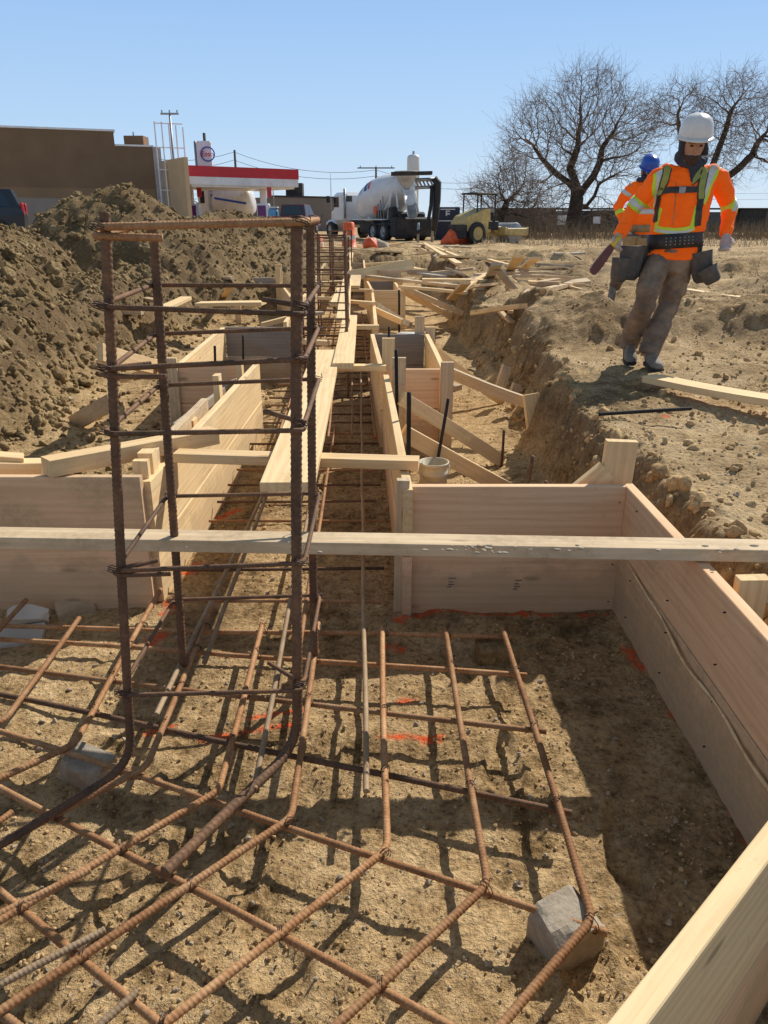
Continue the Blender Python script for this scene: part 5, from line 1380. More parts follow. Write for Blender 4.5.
for i_ in range(200):
    q_ = bA+dB*Lc*i_/200; r__ = q_.x/(q_.y*cp_-(HB-1.55)*sp_)*770+384
    if r__ > 114.5: tpar = i_/200; break
mb = MB(); quadbox(mb, bA, bA+dB*Lc*tpar, HB, HB+.95, 6); mb.build('parapet', brown, bldg)
mb = MB(); quadbox(mb, bA-nB_*.08, bA+dB*(Lc*tpar+.1)-nB_*.08, HB+.95, HB+1.08, 6.2); quadbox(mb, bA+dB*Lc*tpar-nB_*.08, bA+dB*(Lc+.1)-nB_*.08, HB, HB+.12, .5); mb.build('coping', M['white'], bldg)
pc_ = bA+dB*Lc
mb = MB(); quadbox(mb, pc_+dB*.02-nB_*.1, pc_+dB*.60-nB_*.1, 0, HB+.02, .6); mb.build('stone_pier', stonew, bldg)
mb = MB(); e2 = D(183.5, 157, 59.6); quadbox(mb, pc_+dB*.60-nB_*.06, Vector((e2.x, e2.y, 0)), 0, e2.z, .3); mb.build('side_wall', beige, bldg)
mb = MB(); q_ = bA+dB*Lc*.905+nB_*4; mb.box((q_.x+.6, q_.y, HB+.5), (1.5, 1.5, 1.0)); mb.build('rooftop_unit', brown2, bldg)
mb = MB(); q_ = bA+dB*Lc*.72-nB_*.05; mb.box((q_.x, q_.y, 3.5), (.7, .12, .25)); mb.build('wall_vent', M['black'], bldg)
# slender lattice of the sign frame at the corner
mb = MB(); q_ = pc_+dB*.4-nB_*1.2
for k, h_ in ((-.2, 8.6), (.3, 8.6), (.8, 8.5), (1.3, 8.4), (1.8, 8.3)):
    mb.cyl(q_+dB*k, Vector((q_.x+dB.x*k, q_.y+dB.y*k, h_-.4)), .05, 6)
for z_ in (8.1, 6.5, 5, 3.6): mb.cyl(q_+dB*-.2+Vector((0, 0, z_)), q_+dB*1.8+Vector((0, 0, z_)), .04, 6)
fr_ = mb.build('scaffold_frame', M['white']); tag(fr_, 'white tubular frame rising past the roof corner of the brown building', 'frame')
# low grey fence and dark vehicle in front of it
mb = MB(); a_ = D(-30, 205, 34); b_ = D(92, 205, 40); quadbox(mb, a_, b_, .3, 2.45, .15); o = mb.build('metal_fence', simple('slate_fence', (.09, .088, .09), .7, .15, 2)); tag(o, 'plain slate grey metal fence panel in front of the brown building', 'fence')
def pole(name, lb, px, ytop, Yd, r_, m_, arm=None, z0=.2, cat='pole'):
    t_ = D(px, ytop, Yd); o = empty(name, (t_.x, t_.y, z0), lb, cat); mb = MB(); mb.cyl((t_.x, t_.y, z0), t_, r_*1.2, 8, r2=r_*.8, sm=True); mb.build('shaft', m_, o)
    if arm:
        mb = MB(); mb.box(t_-Vector((0, 0, arm[1])), (arm[0], .1, .12)); mb.build('crossarm', m_, o)
        for k in (-1, 0, 1):
            mb = MB(); mb.cyl(t_+Vector((k*arm[0]*.42, 0, -arm[1]+.06)), t_+Vector((k*arm[0]*.42, 0, -arm[1]+.24)), .05, 6); mb.build('insulator', M['metal'], o)
    return o
woodp = simple('pole_wood', (.12, .095, .075), .95, .3, 2)
pole('street_lamp', 'thin grey lamp pole standing above the roof corner of the brown building', 169.5, 113, 62, .09, M['metal'], (1.3, .05), cat='lamp')
pole('utility_pole', 'wooden utility pole right behind the red canopy', 234.5, 150, 100, .16, woodp, (2.0, 2.4))
pole('utility_pole', 'utility pole with a wide crossarm above the mixer drum', 376, 167, 95, .13, woodp, (4.2, .1))
pole('flag_pole', 'short dark mast on top of the round fuel sign', 204, 133, 74, .16, woodp)
pole('utility_pole', 'thin mast far behind the roof of the brown building', 133, 132, 90, .08, woodp, (.8, 1.6))
pole('thin_pole', 'thin grey pole right of the canopy', 272.5, 178, 70, .05, M['metal'])
pole('thin_pole', 'hair thin pole above the mixer cab', 330.5, 172, 80, .035, M['metal'])
def wire(pts, lb, r_=.022):
    mb = MB(); out = []
    for a, b in zip(pts, pts[1:]):
        for k in range(10): t = k/10; out.append(a.lerp(b, t)-Vector((0, 0, 1.0*4*t*(1-t))))
    out.append(pts[-1]); mb.tube(out, r_, 4); o = mb.build('power_line', M['black']); tag(o, lb, 'power line')
wire([D(120, 150, 96), D(234, 152, 100), D(376, 170, 95), D(500, 178, 120), D(800, 192, 170)], 'upper power line running over the canopy to the mixer and on')
wire([D(120, 158, 96), D(234, 160, 100), D(376, 176, 95), D(500, 184, 120), D(800, 198, 170)], 'lower power line running over the canopy towards the water tower')
# filling station
st = empty('station_canopy', (D(240, 235, 64).x, 64, .3), 'filling station canopy with red band over white fascia on slim columns', 'canopy')
cA = D(181, 163.2, 60.5); cB = D(298.5, 170.5, 66); dC = (cB-cA); dC.z = 0; L_ = dC.length; dC.normalize(); zt_ = (cA.z+cB.z)/2-.02
mb = MB(); quadbox(mb, cA, cA+dC*L_, zt_-.72, zt_, 7.0); mb.build('red_band', M['red'], st)
mb = MB(); quadbox(mb, cA-dC*.02, cA+dC*(L_-.05), zt_-1.28, zt_-.73, 7.05); mb.build('fascia', M['white'], st)
mb = MB(); quadbox(mb, cA+Vector((.5, .5, 0)), cA+dC*(L_-.5)+Vector((0, .5, 0)), zt_-1.42, zt_-1.285, 6.2); mb.build('soffit', M['white'], st)
for px in (193, 265):
    mb = MB(); q_ = D(px, 230, 66); mb.bbox((q_.x, q_.y, (zt_-1.3+.3)/2), (.5, .5, zt_-1.6), .05); mb.build('column', M['white'], st)
purple = simple('purple_panel', (.16, .03, .16), .5, .2, 3)
for px, lb in ((194, 'fuel pump with purple panel under the left canopy column'), (263.5, 'fuel pump with purple panel under the right canopy column')):
    q_ = D(px, 205, 63.5); pr_ = empty('fuel_pump', (q_.x, q_.y, .3), lb, 'pump'); mb = MB(); mb.bbox((q_.x, q_.y, 1.5), (1.0, .7, 2.4), .08); mb.build('cabinet', M['white'], pr_)
    mb = MB(); mb.box((q_.x-.1, q_.y-.37, 1.9), (.62, .04, 1.3)); mb.build('panel', purple, pr_)
    mb = MB(); mb.box((q_.x+.5, q_.y-.1, 3.5), (.35, .08, .7)); mb.build('banner', M['red'], pr_)
sg = empty('pylon_sign', (D(203, 230, 72).x, 72, .3), 'tall white pylon sign with a round red logo above the canopy', 'sign')
a_ = D(203.5, 141, 72); b_ = D(203.5, 206, 72)
mb = MB(); mb.bbox((a_.x, 72, (a_.z+b_.z)/2), (1.25, .4, a_.z-b_.z), .08); mb.build('board', M['white'], sg)
mb = MB(); mb.cyl((a_.x-.75, 72.1, .3), (a_.x-.75, 72.1, a_.z), .12, 10, sm=True); mb.build('post', M['metal'], sg)
mb = MB(); mb.box((a_.x, 72.05, (b_.z+.3)/2), (.8, .3, b_.z-.3)); mb.build('plinth', M['white'], sg)
lc = D(207.5, 154, 71.7); mb = MB(); n = 32; ro = []
for rr_, y_ in ((.62, 0), (.62, -.04), (.52, -.04), (.52, 0)): ro.append([Vector((lc.x+rr_*1.0*math.cos(2*math.pi*k/n), 71.77+y_, lc.z+rr_*.95*math.sin(2*math.pi*k/n))) for k in range(n)])
ro.append(ro[0]); mb.loft(ro, caps=False, sm=False); mb.build('logo_ring', simple('logo_blue', (.03, .08, .4), .5, .1, 2), sg)
def text(s, size, loc, m_, parent, rot=(R(90), 0, 0), name='lettering', ext=.01, align='CENTER', sx=1):
    cu = bpy.data.curves.new(name, 'FONT'); cu.body = s; cu.size = size; cu.extrude = ext; cu.align_x = align; cu.align_y = 'CENTER'
    t_ = bpy.data.objects.new(name, cu); COL.objects.link(t_); bpy.context.view_layer.update()
    me_ = bpy.data.meshes.new_from_object(t_.evaluated_get(bpy.context.evaluated_depsgraph_get())); bpy.data.objects.remove(t_); bpy.data.curves.remove(cu)
    me_.materials.clear(); me_.materials.append(m_)
    for v in me_.vertices: v.co.x *= sx
    o = bpy.data.objects.new(name, me_); o.location = loc; o.rotation_euler = rot; return link(o, parent)
text('Esso', .58, (lc.x, 71.72, lc.z), M['red'], sg)
for k, s_ in enumerate(('149.9', '162.9')): text(s_, .42, (a_.x, 71.76, D(203, 190+k*6, 72).z), simple('sign_blue%d' % k, (.04, .12, .45), .5, .1, 2), sg)
# low building behind the trucks, back wall on the right
lowb = simple('low_grey_building', (.20, .175, .15), .9, .15, .5)
a_ = D(274, 197, 78); b_ = D(352, 200, 84); lb_ = empty('low_building', (a_.x, a_.y, .2), 'low flat grey brown building behind the pickup truck', 'building')
mb = MB(); quadbox(mb, a_, b_, .2, a_.z, 10); mb.build('wall', lowb, lb_)
mb = MB(); quadbox(mb, a_-Vector((0, .1, 0)), b_-Vector((0, .1, 0)), a_.z, a_.z+.15, 1); mb.build('roof_edge', M['black'], lb_)
mb = MB(); q_ = D(294, 196, 80); mb.box((q_.x, q_.y+1, a_.z+.7), (1.6, 1.6, 1.2)); mb.build('rooftop_unit', M['black'], lb_)
bw = simple('dark_back_wall', (.105, .078, .062), .9, .35, .8); bw2 = simple('grey_back_wall', (.17, .15, .135), .9, .3, .8)
bb_ = empty('long_low_shed', (25, 74, .2), 'long low dark brown shed with pale patches closing the field behind the trees', 'building')
xs = [D(px, 215, 74).x for px in (478, 556, 600, 640, 700, 745, 800, 900)]; tops = [209, 211, 210, 213, 212, 209, 211, 211]
for i in range(7):
    mb = MB(); zt2 = D(600, tops[i], 74).z; mb.box(((xs[i]+xs[i+1])/2, 76+.15*(i % 2), (zt2+.2)/2), (xs[i+1]-xs[i]-.02, 4, zt2-.2)); mb.build('wall', (bw, bw2, bw, bw2, bw, bw2, bw)[i], bb_)
mb = MB(); mb.box(((xs[0]+xs[-1])/2, 76, D(600, 210, 74).z+.12), (xs[-1]-xs[0], 4.6, .1)); mb.build('roof', M['black'], bb_)
for px, c_, ww, hh_ in ((563, M['white'], 1.0, .8), (585, M['black'], 1.4, 1.6), (596, M['white'], .8, .6), (620, M['glass'], 2.2, 1.2), (752, M['black'], 2.4, 1.7), (716, M['glass'], 1.8, 1.2), (671, M['white'], .7, .5)):
    q_ = D(px, 221, 73.8); mb = MB(); mb.box((q_.x, 73.86, 1.5), (ww, .1, hh_)); mb.build('opening', c_, bb_)
# water tower
q_ = D(413.5, 155, 190); tw = empty('water_tower', (q_.x, 190, 0), 'tall narrow white cylindrical water tower on the horizon', 'tower')
mb = MB(); secs = []
for z_, r_ in ((0, 1.25), (q_.z-6.5, 1.25), (q_.z-6.2, 1.42), (q_.z-.6, 1.42), (q_.z-.1, 1.2), (q_.z+.1, .5)): secs.append([Vector((q_.x+r_*math.cos(k*math.pi/12), 190+r_*math.sin(k*math.pi/12), z_)) for k in range(24)])
mb.loft(secs); mb.build('tank', simple('tower_white', (.62, .62, .6), .5, .1, .2), tw)
mb = MB(); mb.cyl((q_.x, 190, q_.z), (q_.x, 190, q_.z+.8), .25, 8); mb.build('cap', M['metal'], tw)

# ------------------------------------------------------------------ vehicles
def xform(o, loc, rz): o.location = loc; o.rotation_euler = (0, 0, rz)
def wheel(root, x, y, r_, wd, rimm=None):
    t_ = MB(); n = 28; secs = []
    for dy, rr_ in ((-.5, .62), (-.5, .9), (-.36, 1), (.36, 1), (.5, .9), (.5, .62)): secs.append([Vector((r_*rr_*math.cos(2*math.pi*k/n), dy*wd, r_*rr_*math.sin(2*math.pi*k/n))) for k in range(n)])
    secs.append(secs[0]); t_.loft(secs, caps=False); ty = t_.build('wheel', M['black']); ty.location = (x, y, r_); ty.parent = root
    q_ = MB(); s_ = -1 if y < 0 else 1; secs = []
    for dy, rr_ in ((.15, .62), (.42, .6), (.36, .5), (.25, .3), (.42, .22), (.42, .02)): secs.append([Vector((r_*rr_*math.cos(2*math.pi*k/20), s_*dy*wd, r_*rr_*math.sin(2*math.pi*k/20))) for k in range(20)])
    q_.loft(secs); rm = q_.build('rim', rimm or M['metal']); rm.parent = ty; return ty
def car(name, lb, loc, rz, L_, W_, prof, m_, win, r_=.37, cat='car', wx=None):
    """prof: side outline (x, z); win: side window outlines"""
    root = empty(name, (0, 0, 0), lb, cat); mb = MB(); secs = []
    n = len(prof)
    for y, sc in ((-.5, .0), (-.485, 1), (.485, 1), (.5, 0)):
        row = []
        for x, z in prof:
            tum = max(0, (z-1.0))*.16; yy = y*W_; yy = math.copysign(max(0, abs(yy)-tum-(0 if sc else 0)), yy)
            row.append(Vector((x*(1 if sc else .985), yy, z if sc else z*.985+.01)))
        secs.append(row)
    mb.loft(secs, sm=False); b_ = mb.build('body', m_); b_.parent = root
    for s_ in (-1, 1):
        for wp in win:
            mb = MB(); pts = [Vector((x, s_*(W_*.5-max(0, z-1.0)*.16+.008), z)) for x, z in wp]; mb.add(pts, [tuple(range(len(pts)))]); o = mb.build('window', M['glass']); o.parent = root
    for s_ in (-1, 1):
        for x in (wx or (-L_*.31, L_*.31)): wheel(root, x, s_*(W_/2-.1), r_, .24)
    return root, b_
# dark SUV at the left edge
suv_prof = [(-2.3, .35), (-2.35, .9), (-2.25, 1.1), (-2.0, 1.72), (.5, 1.75), (1.25, 1.15), (2.2, 1.0), (2.35, .75), (2.3, .35)]
black_paint = simple('black_car_paint', (.012, .013, .016), .25, .2, 2)
suv, sb = car('parked_suv', 'black parked vehicle with a red tail light at the left edge behind the heap', (0, 0, 0), 0, 4.7, 1.9, suv_prof, black_paint, [[(-1.9, 1.15), (-1.75, 1.6), (-.8, 1.62), (-.8, 1.15)], [(-.7, 1.15), (-.7, 1.62), (.4, 1.62), (1.0, 1.15)]])
q_ = D(-46, 205, 30); xform(suv, (q_.x, 30, .85), R(200))
for s_ in (-1, 1):
    mb = MB(); mb.bbox((-2.3, s_*.78, 1.05), (.12, .2, .45), .03); o = mb.build('tail_light', M['red']); o.parent = suv
# pickup
pk_prof = [(-2.7, .5), (-2.75, 1.15), (-.95, 1.18), (-.85, 1.95), (.55, 1.95), (1.2, 1.3), (2.6, 1.15), (2.75, .6), (2.7, .5)]
maroon = simple('maroon_paint', (.09, .012, .015), .3, .2, 2)
pkp, pb_ = car('pickup_truck', 'dark red pickup truck with black windows parked beyond the heap', (0, 0, 0), 0, 5.5, 2.0, pk_prof, maroon, [[(-.75, 1.3), (-.75, 1.85), (.0, 1.85), (.0, 1.3)], [(.08, 1.3), (.08, 1.85), (.5, 1.85), (1.0, 1.3)]], .42)
mb = MB(); mb.add([(-.93, -.78, 1.3), (-.93, .78, 1.3), (-.87, .7, 1.85), (-.87, -.7, 1.85)], [(0, 1, 2, 3)]); o = mb.build('rear_window', M['glass']); o.parent = pkp; o.location = (-.03, 0, 0)
for s_ in (-1, 1):
    mb = MB(); mb.bbox((-2.74, s_*.88, 1.0), (.08, .16, .35), .02); o = mb.build('tail_light', M['red']); o.parent = pkp
mb = MB(); mb.bbox((-2.8, 0, .62), (.2, 1.9, .22), .04); o = mb.build('bumper', M['metal']); o.parent = pkp
q_ = D(297, 222, 60); xform(pkp, (q_.x, 60, .6), R(78))
# white tanker
q_ = D(232, 205, 72); tk = empty('tank_truck', (0, 0, 0), 'long white rounded tanker with a blue stripe behind the spoil heap', 'truck')
mb = MB(); secs = []
for x, s_ in ((-4.6, .3), (-4.4, .75), (-3.9, 1), (3.2, 1), (4.1, .85), (4.6, .5)): secs.append([Vector((x, 1.25*s_*math.cos(a), 2.2+1.0*s_*math.sin(a)*(1 if s_ == 1 else .9)-(1-s_)*.45)) for a in [2*math.pi*k/24 for k in range(24)]])
mb.loft(secs); o = mb.build('tank', M['white']); o.parent = tk
mb = MB(); mb.box((0, -1.27, 2.25), (7.0, .03, .14), Matrix.Rotation(.05, 3, 'Y')); o = mb.build('stripe', simple('stripe_blue', (.03, .1, .5), .5, .1, 2)); o.parent = tk
mb = MB(); mb.box((0, 0, 1.0), (8.6, 1.0, .3)); o = mb.build('chassis', M['black']); o.parent = tk
mb = MB(); mb.bbox((-6.1, 0, 2.0), (2.1, 2.3, 2.6), .25); o = mb.build('cab', M['white']); o.parent = tk
mb = MB(); mb.box((-6.3, -1.16, 2.5), (1.0, .03, .8)); o = mb.build('window', M['glass']); o.parent = tk
for x in (-5.9, -2.4, 2.6, 3.8):
    for s_ in (-1, 1): wheel(tk, x, s_*1.0, .5, .4)
xform(tk, (q_.x+.2, 72, .3), R(-8)); tk.scale = (.40, .8, 1.22)

# concrete mixer truck, rear towards the camera: local +x is forward
mx = empty('concrete_mixer_truck', (0, 0, 0), 'white concrete mixer truck with raised drum and rear chute, seen from behind', 'truck')
def part(mb, nm, m_, par=None):
    o = mb.build(nm, m_); o.parent = par or mx; return o
mb = MB(); mb.bbox((0, 0, 1.05), (8.2, .9, .3), .04); mb.bbox((-2.6, 0, .95), (2.4, 2.2, .14), .03); part(mb, 'chassis', M['black'])
dr_ax = Vector((1, 0, -.27)).normalized(); dc = Vector((-.7, 0, 2.45)); up_ = Vector((.27, 0, 1)).normalized(); sy = Vector((0, 1, 0))
mb = MB(); secs = []
for x, r_ in ((-2.65, .52), (-2.6, .62), (-1.9, .86), (-.9, 1.16), (.2, 1.26), (1.1, 1.20), (1.9, .98), (2.25, .75), (2.3, .3)):
    secs.append([dc+dr_ax*x+(sy*math.cos(a)+up_*math.sin(a))*r_ for a in [2*math.pi*k/36 for k in range(36)]])
mb.loft(secs); dm = part(mb, 'drum', simple('drum_white', (.72, .73, .75), .4, .1, 3, dirt=(.4, .36, .3), dirtamt=.3))
for i, (x, col_, hh_) in enumerate(((-.25, (.02, .05, .25), .30), (-.62, (.6, .03, .03), .28), (.45, (.45, .55, .72), .5))):
    mb = MB(); secs = []
    for t in range(9):
        a = math.pi*(.16+.028*t)+math.pi*1.0*0+math.pi*.0; a = (.10+.03*t)*math.pi
        x0 = x+.05*t; r0_ = 1.18-.03*abs(x0-.2)+.045
        ra = 1.262-abs(x0-.3)*.10+.012; rb = 1.262-abs(x0+hh_-.3)*.10+.012
        d_ = sy*math.cos(a)+up_*math.sin(a)
        secs.append([dc+dr_ax*x0+d_*ra, dc+dr_ax*(x0+hh_*.5)+d_*((ra+rb)/2+.006), dc+dr_ax*(x0+hh_)+d_*rb])
    V_ = [p for s_ in secs for p in s_]; F2_ = [(3*k+j, 3*k+j+1, 3*k+j+4, 3*k+j+3) for k in range(8) for j in range(2)]
    mb.add(V_, F2_); o = part(mb, 'drum_mark', simple('drum_mark_%d' % i, col_, .5, .1, 2), mx)
mb = MB(); mb.bbox((3.55, 0, 1.95), (1.5, 2.2, 1.9), .2); cb = part(mb, 'cab', M['white'])
mb = MB(); mb.bbox((4.9, 0, 1.45), (1.5, 1.5, 1.0), .25); mb.bbox((4.95, 0, .95), (1.3, 2.2, .5), .2); part(mb, 'bonnet', M['white'])
for s_ in (-1, 1):
    mb = MB(); mb.box((3.7, s_*1.105, 2.3), (.75, .03, .62)); part(mb, 'side_window', M['glass'], None)
    mb = MB(); mb.box((3.0, s_*.72, 2.5), (.02, .45, .35)); mb.v = [(v[0]-.21, v[1], v[2]) for v in mb.v]; part(mb, 'rear_window', M['glass'])
    mb = MB(); mb.cyl((2.65, s_*1.0, 1.3), (2.65, s_*1.0, 3.1), .07, 10, sm=True); part(mb, 'exhaust_stack', M['metal'])
    mb = MB(); mb.bbox((4.5, s_*1.3, 2.5), (.08, .2, .42), .02); part(mb, 'mirror', M['black'])
for x in (4.7, -1.6, -2.9):
    for s_ in (-1, 1): wheel(mx, x, s_*1.0, .55, .38)
mb = MB()
for s_ in (-1, 1): mb.bbox((-1.0, s_*1.08, 1.22), (4.0, .28, .07), .02)
part(mb, 'mudguard', M['white'])
mb = MB()
for s_ in (-1, 1):
    mb.tube([(-2.9, s_*.85, 1.2), (-2.9, s_*.7, 2.6), (-3.1, s_*.5, 3.3)], .07, 6); mb.tube([(-2.0, s_*.9, 1.2), (-3.0, s_*.65, 2.6)], .06, 6); mb.tube([(-3.6, s_*.6, 1.2), (-3.1, s_*.5, 3.2)], .05, 6)
part(mb, 'rear_frame', M['white'])
mb = MB(); secs = []
for z_, r_, xo in ((3.85, .62, 0), (3.83, .66, 0), (3.4, .48, .05), (3.0, .3, .12), (2.85, .26, .14)): secs.append([Vector((-3.25+xo+r_*1.0*math.cos(a), r_*.95*math.sin(a), z_)) for a in [2*math.pi*k/20 for k in range(20)]])
mb.loft(secs); part(mb, 'hopper', simple('hopper_cream', (.55, .5, .42), .6, .25, 4, dirt=(.3, .26, .2), dirtamt=.5))
def chute(p, q_, r_, m_, nm, par=None):
    mb = MB(); p = Vector(p); q_ = Vector(q_); d_ = (q_-p).normalized(); s_ = d_.cross(Vector((0, 0, 1))).normalized(); u_ = s_.cross(d_); secs = []
    for e in (p, q_):
        row = [e+(s_*math.cos(a)-u_*math.sin(a))*r_ for a in [math.pi*k/8 for k in range(9)]]+[e+(s_*math.cos(a)-u_*math.sin(a))*(r_-.04) for a in [math.pi*k/8 for k in range(8, -1, -1)]]
        secs.append(row)
    mb.loft(secs, sm=False); return part(mb, nm, m_, par)
chute((-3.5, 0, 2.95), (-4.3, .25, 2.1), .3, M['white'], 'chute'); chute((-4.2, .22, 2.15), (-4.9, .45, 1.45), .26, M['metal'], 'chute')
mb = MB(); mb.bbox((-3.9, 0, .75), (.5, 2.2, .5), .06); mb.bbox((-3.4, 0, 1.35), (.9, 1.7, .6), .1); mb.bbox((-3.6, .9, 1.5), (.5, .35, .8), .06); mb.bbox((-2.3, 1.0, 1.5), (.5, .25, .5), .05); mb.bbox((-4.1, 0, .8), (.8, 2.3, 1.1), .1); mb.bbox((-.6, .95, .75), (1.8, .3, .6), .05); mb.bbox((-4.3, .7, .5), (.35, .8, .7), .08); mb.tube([(-3.6, .8, 1.9), (-4.3, .9, 1.5), (-4.5, .6, .8), (-4.2, .2, .4)], .05, 6); part(mb, 'rear_gear', M['black'])
for s_ in (-1, 1):
    mb = MB(); mb.bbox((-4.18, s_*.85, .85), (.05, .22, .14), .02); part(mb, 'tail_light', M['red'])
    mb = MB(); mb.cyl((-.2, s_*.62, 1.2), (-.2, s_*.62, 1.65), .2, 12); part(mb, 'water_tank', M['white'])
mb = MB(); mb.bbox((-1.9, 1.12, 1.75), (.35, .1, .45), .03); part(mb, 'hazard_plate', M['orange'])
for k in range(4):
    mb = MB(); mb.tube([(-2.9+.3*k, 1.1, 1.2), (-2.9+.3*k, 1.15, 2.5-.2*k)], .03, 6); part(mb, 'ladder_rail', M['metal'])
q_ = D(374, 241, 47); xform(mx, (q_.x+.35, 47, .45), math.atan2(.90, -.43)); mx.scale = (1.0, 1.05, .90)
# black conveyor arm with a hanging mat at the truck's tail
ar = empty('conveyor_arm', (0, 0, 0), 'black conveyor arm with a long hanging black rubber trunk beside the mixer hopper', 'conveyor')
a0 = D(391, 173.5, 41); a1 = D(432, 172.5, 41); a2_ = D(436, 176, 41)
mb = MB(); mb.box(((a0.x+a1.x)/2, 41, a0.z), ((a1.x-a0.x), .9, .14), Matrix.Rotation(-.02, 3, 'Y')); o = mb.build('belt_cover', M['black'], ar)
mb = MB(); b0 = D(415, 180, 41); b1_2 = D(437, 179, 41)
for dz in (0, -.35): mb.tube([b0+Vector((0, 0, dz)), b1_2+Vector((0, 0, dz))], .08, 6)
for k in range(6): mb.tube([b0.lerp(b1_2, k/6)+Vector((0, 0, 0)), b0.lerp(b1_2, (k+1)/6)+Vector((0, 0, -.35))], .05, 5)
mb.build('truss', M['metal'], ar)
mb = MB(); pts = [D(434, 178, 41), D(437.5, 183, 41), D(437, 200, 41), D(435.5, 218, 41), D(434, 231, 41)]; mb.tube(pts, [.28, .33, .31, .27, .24], 12, flat=.6); mb.build('rubber_trunk', M['black'], ar)
mb = MB(); mb.tube([D(432, 186, 40.8), D(431, 205, 40.8), D(428, 222, 40.8), D(423, 230, 40.8), D(415, 233, 40.8)], .09, 8); mb.build('hose', M['black'], ar)
mb = MB(); q_ = D(420, 240, 41); mb.tube([(q_.x-.1, 41, .45), (q_.x-.1, 41, 1.4)], .06, 6); mb.tube([(q_.x+.6, 41, .45), (b1_2.x-.1, 41, b1_2.z)], .07, 6); mb.build('leg', M['metal'], ar)

# yellow roller
rl = empty('road_roller', (0, 0, 0), 'small yellow single drum road roller with open canopy parked on the field', 'roller')
def rp(mb, nm, m_, par=None):
    o = mb.build(nm, m_); o.parent = par or rl; return o
mb = MB(); y0 = .8
mb.loft([[Vector((-1.75, y, .75)), Vector((-1.85, y, 1.15)), Vector((-1.55, y, 1.55)), Vector((-.3, y, 1.95)), Vector((.05, y, 1.95)), Vector((.15, y, .7))] for y in (-.72, .72)], sm=False); rp(mb, 'engine_hood', M['yellow'])
mb = MB(); mb.bbox((-1.85, 0, .72), (.3, 1.55, .75), .05); rp(mb, 'radiator', M['black'])
mb = MB(); mb.bbox((.35, 0, 1.05), (.9, 1.45, .5), .05); mb.bbox((.5, 0, 1.5), (.5, .6, .5), .06); rp(mb, 'seat_platform', M['black'])
mb = MB(); mb.bbox((.75, 0, 1.75), (.12, .7, .5), .05); mb.tube([(.75, 0, 1.2), (.75, 0, 2.0)], .04, 6); rp(mb, 'console', M['metal'])
mb = MB()
for x in (-.95, .45):
    for s_ in (-1, 1): mb.tube([(x, s_*.68, 1.0), (x+.03, s_*.66, 2.72)], .045, 8)
rp(mb, 'canopy_post', M['black'])
mb = MB(); mb.bbox((-.22, 0, 2.76), (1.7, 1.55, .1), .04); rp(mb, 'canopy_roof', M['black'])
for s_ in (-1, 1): wheel(rl, -1.0, s_*.75, .62, .42, M['yellow'])
mb = MB(); secs = []
for y in (-.82, -.8, .8, .82): secs.append([Vector((2.1+.6*(1 if abs(y) < .81 else .97)*math.cos(a), y, .6+.6*(1 if abs(y) < .81 else .97)*math.sin(a))) for a in [2*math.pi*k/36 for k in range(36)]])
mb.loft(secs); rp(mb, 'drum', M['metal'])
mb = MB()
for s_ in (-1, 1): mb.bbox((2.1, s_*.93, .7), (1.7, .14, .42), .05)
for s_ in (-1, 1): mb.bbox((2.1+s_*.88, 0, .72), (.16, 1.95, .48), .05)
mb.bbox((1.15, 0, .8), (.6, .5, .4), .05); rp(mb, 'drum_frame', M['yellow'])
q_ = D(485, 242, 38.5); xform(rl, (q_.x-.2, 38.5, .45), R(33)); rl.scale = (.76, .76, .80)

# dark site container, barrels, netting
q_ = D(447, 238, 46); ct = empty('site_container', (q_.x, 46, .4), 'dark navy site box with a small pale emblem between mixer and roller', 'container')
tpz = D(447, 207, 46).z
mb = MB(); mb.bbox((q_.x, 46.5, (tpz+.4)/2), (1.35, 1.2, tpz-.4), .04); mb.build('shell', simple('navy_steel', (.015, .017, .04), .5, .3, 2), ct)
mb = MB(); mb.box((q_.x, 45.88, tpz-.72), (1.3, .03, .05)); mb.box((q_.x, 45.88, tpz-.12), (.8, .03, .05)); mb.build('pale_stripe', M['silver'], ct)
mb = MB(); mb.box((q_.x-.08, 45.88, tpz-.32), (.07, .03, .28)); mb.box((q_.x+.03, 45.88, tpz-.22), (.18, .03, .06)); mb.box((q_.x+.03, 45.88, tpz-.36), (.16, .03, .06)); mb.build('emblem', M['silver'], ct)
def barrel(px, py, Yd, lb, h_=1.0, r_=.29):
    q_ = D(px, py, Yd); root = empty('traffic_barrel', (q_.x, Yd, .45), lb, 'barrel'); secs = []
    for z_, k in ((0, 1.2), (.06, 1.2), (.07, 1), (.3, .98), (.31, .93), (.55, .91), (.56, .86), (.8, .84), (.82, .78), (.97, .76), (1.0, .6)): secs.append([Vector((q_.x+r_*k*math.cos(2*math.pi*j_/20), Yd+r_*k*math.sin(2*math.pi*j_/20), .45+z_*h_)) for j_ in range(20)])
    mb = MB(); mb.loft(secs); mb.build('barrel_body', M['orange'], root)
    mb = MB(); mb.loft([[Vector((q_.x+r_*.935*math.cos(2*math.pi*j_/20), Yd+r_*.935*math.sin(2*math.pi*j_/20), .45+z_*h_)) for j_ in range(20)] for z_ in (.36, .5)], caps=False); mb.build('reflective_band', M['silver'], root)
barrel(349, 241, 33, 'orange traffic barrel standing in front of the mixer cab', 1.0)
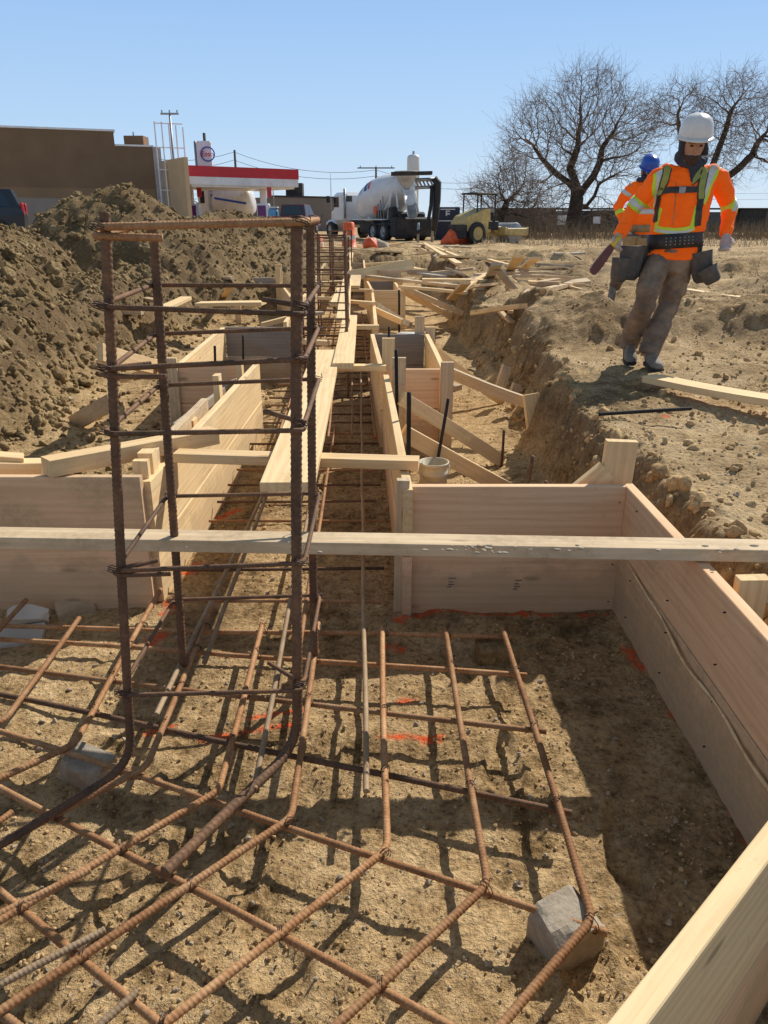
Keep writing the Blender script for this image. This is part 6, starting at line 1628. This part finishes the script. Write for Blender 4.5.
barrel(316, 226, 30, 'small orange barrel glimpsed between the cage bars', .6)
def lump(name, px, py, Yd, size, m_, lb, cat, seed, z=.6):
    q_ = D(px, py, Yd); mb = MB(); mb.ball((0, 0, 0), size, 22, 14); r_ = np.array(mb.v)
    n_ = fbm(r_[:, 0]*4+seed, r_[:, 2]*4+r_[:, 1]*3, seed, 4); r_ = r_*(1+.8*n_[:, None]); mb.v = [tuple(v) for v in r_.tolist()]
    o = mb.build(name, m_); o.location = (q_.x, Yd, z); return tag(o, lb, cat)
lump('netting_heap', 455, 236, 38, (.62, .4, .42), M['orange'], 'crumpled heap of orange safety netting left of the roller', 'netting', 3, .72)
lump('netting_heap', 469, 238, 38.2, (.35, .3, .3), M['orange'], 'small bunch of orange netting tight against the roller tyre', 'netting', 5, .68)
bg_ = lump('sack', 375, 243, 27, (.42, .3, .33), simple('beige_sack', (.42, .36, .26), .9, .3, 4), 'round beige sack on the bank in front of the mixer wheels', 'sack', 8, .68)
bg2 = lump('cloth_bundle', 371, 242, 26.8, (.26, .26, .30), M['orange'], 'orange cloth bundle draped against the beige sack', 'bundle', 9, .70)
lump('plastic_sheet', 610, 246, 24, (.9, .4, .07), M['silver'], 'crumpled grey plastic sheeting on the field left of the second worker', 'sheet', 13, .54)
lump('plastic_sheet', 562, 249, 22, (.7, .35, .06), M['silver'], 'small crumpled plastic scrap right of the roller drum', 'sheet', 15, .54)
q_ = P(413, 312, .05)
lump('paper_scrap', 408, 311, 10.5, (.16, .1, .05), M['white'], 'white scrap lying in the mud by the small distant box form', 'scrap', 16, .1)
q_ = D(283, 213, 58); gz = empty('blue_bin', (q_.x-.6, 60, .3), 'light blue bin by the right fuel pump', 'bin'); mb = MB(); qq = D(273, 207, 60); mb.bbox((qq.x, 60, 1.3), (.7, .7, 2.0), .12); mb.build('bin_body', simple('light_blue', (.15, .4, .65), .5, .2, 3), gz); mb = MB(); mb.bbox((qq.x, 60, 2.36), (.78, .78, .1), .04); mb.build('lid', M['white'], gz)
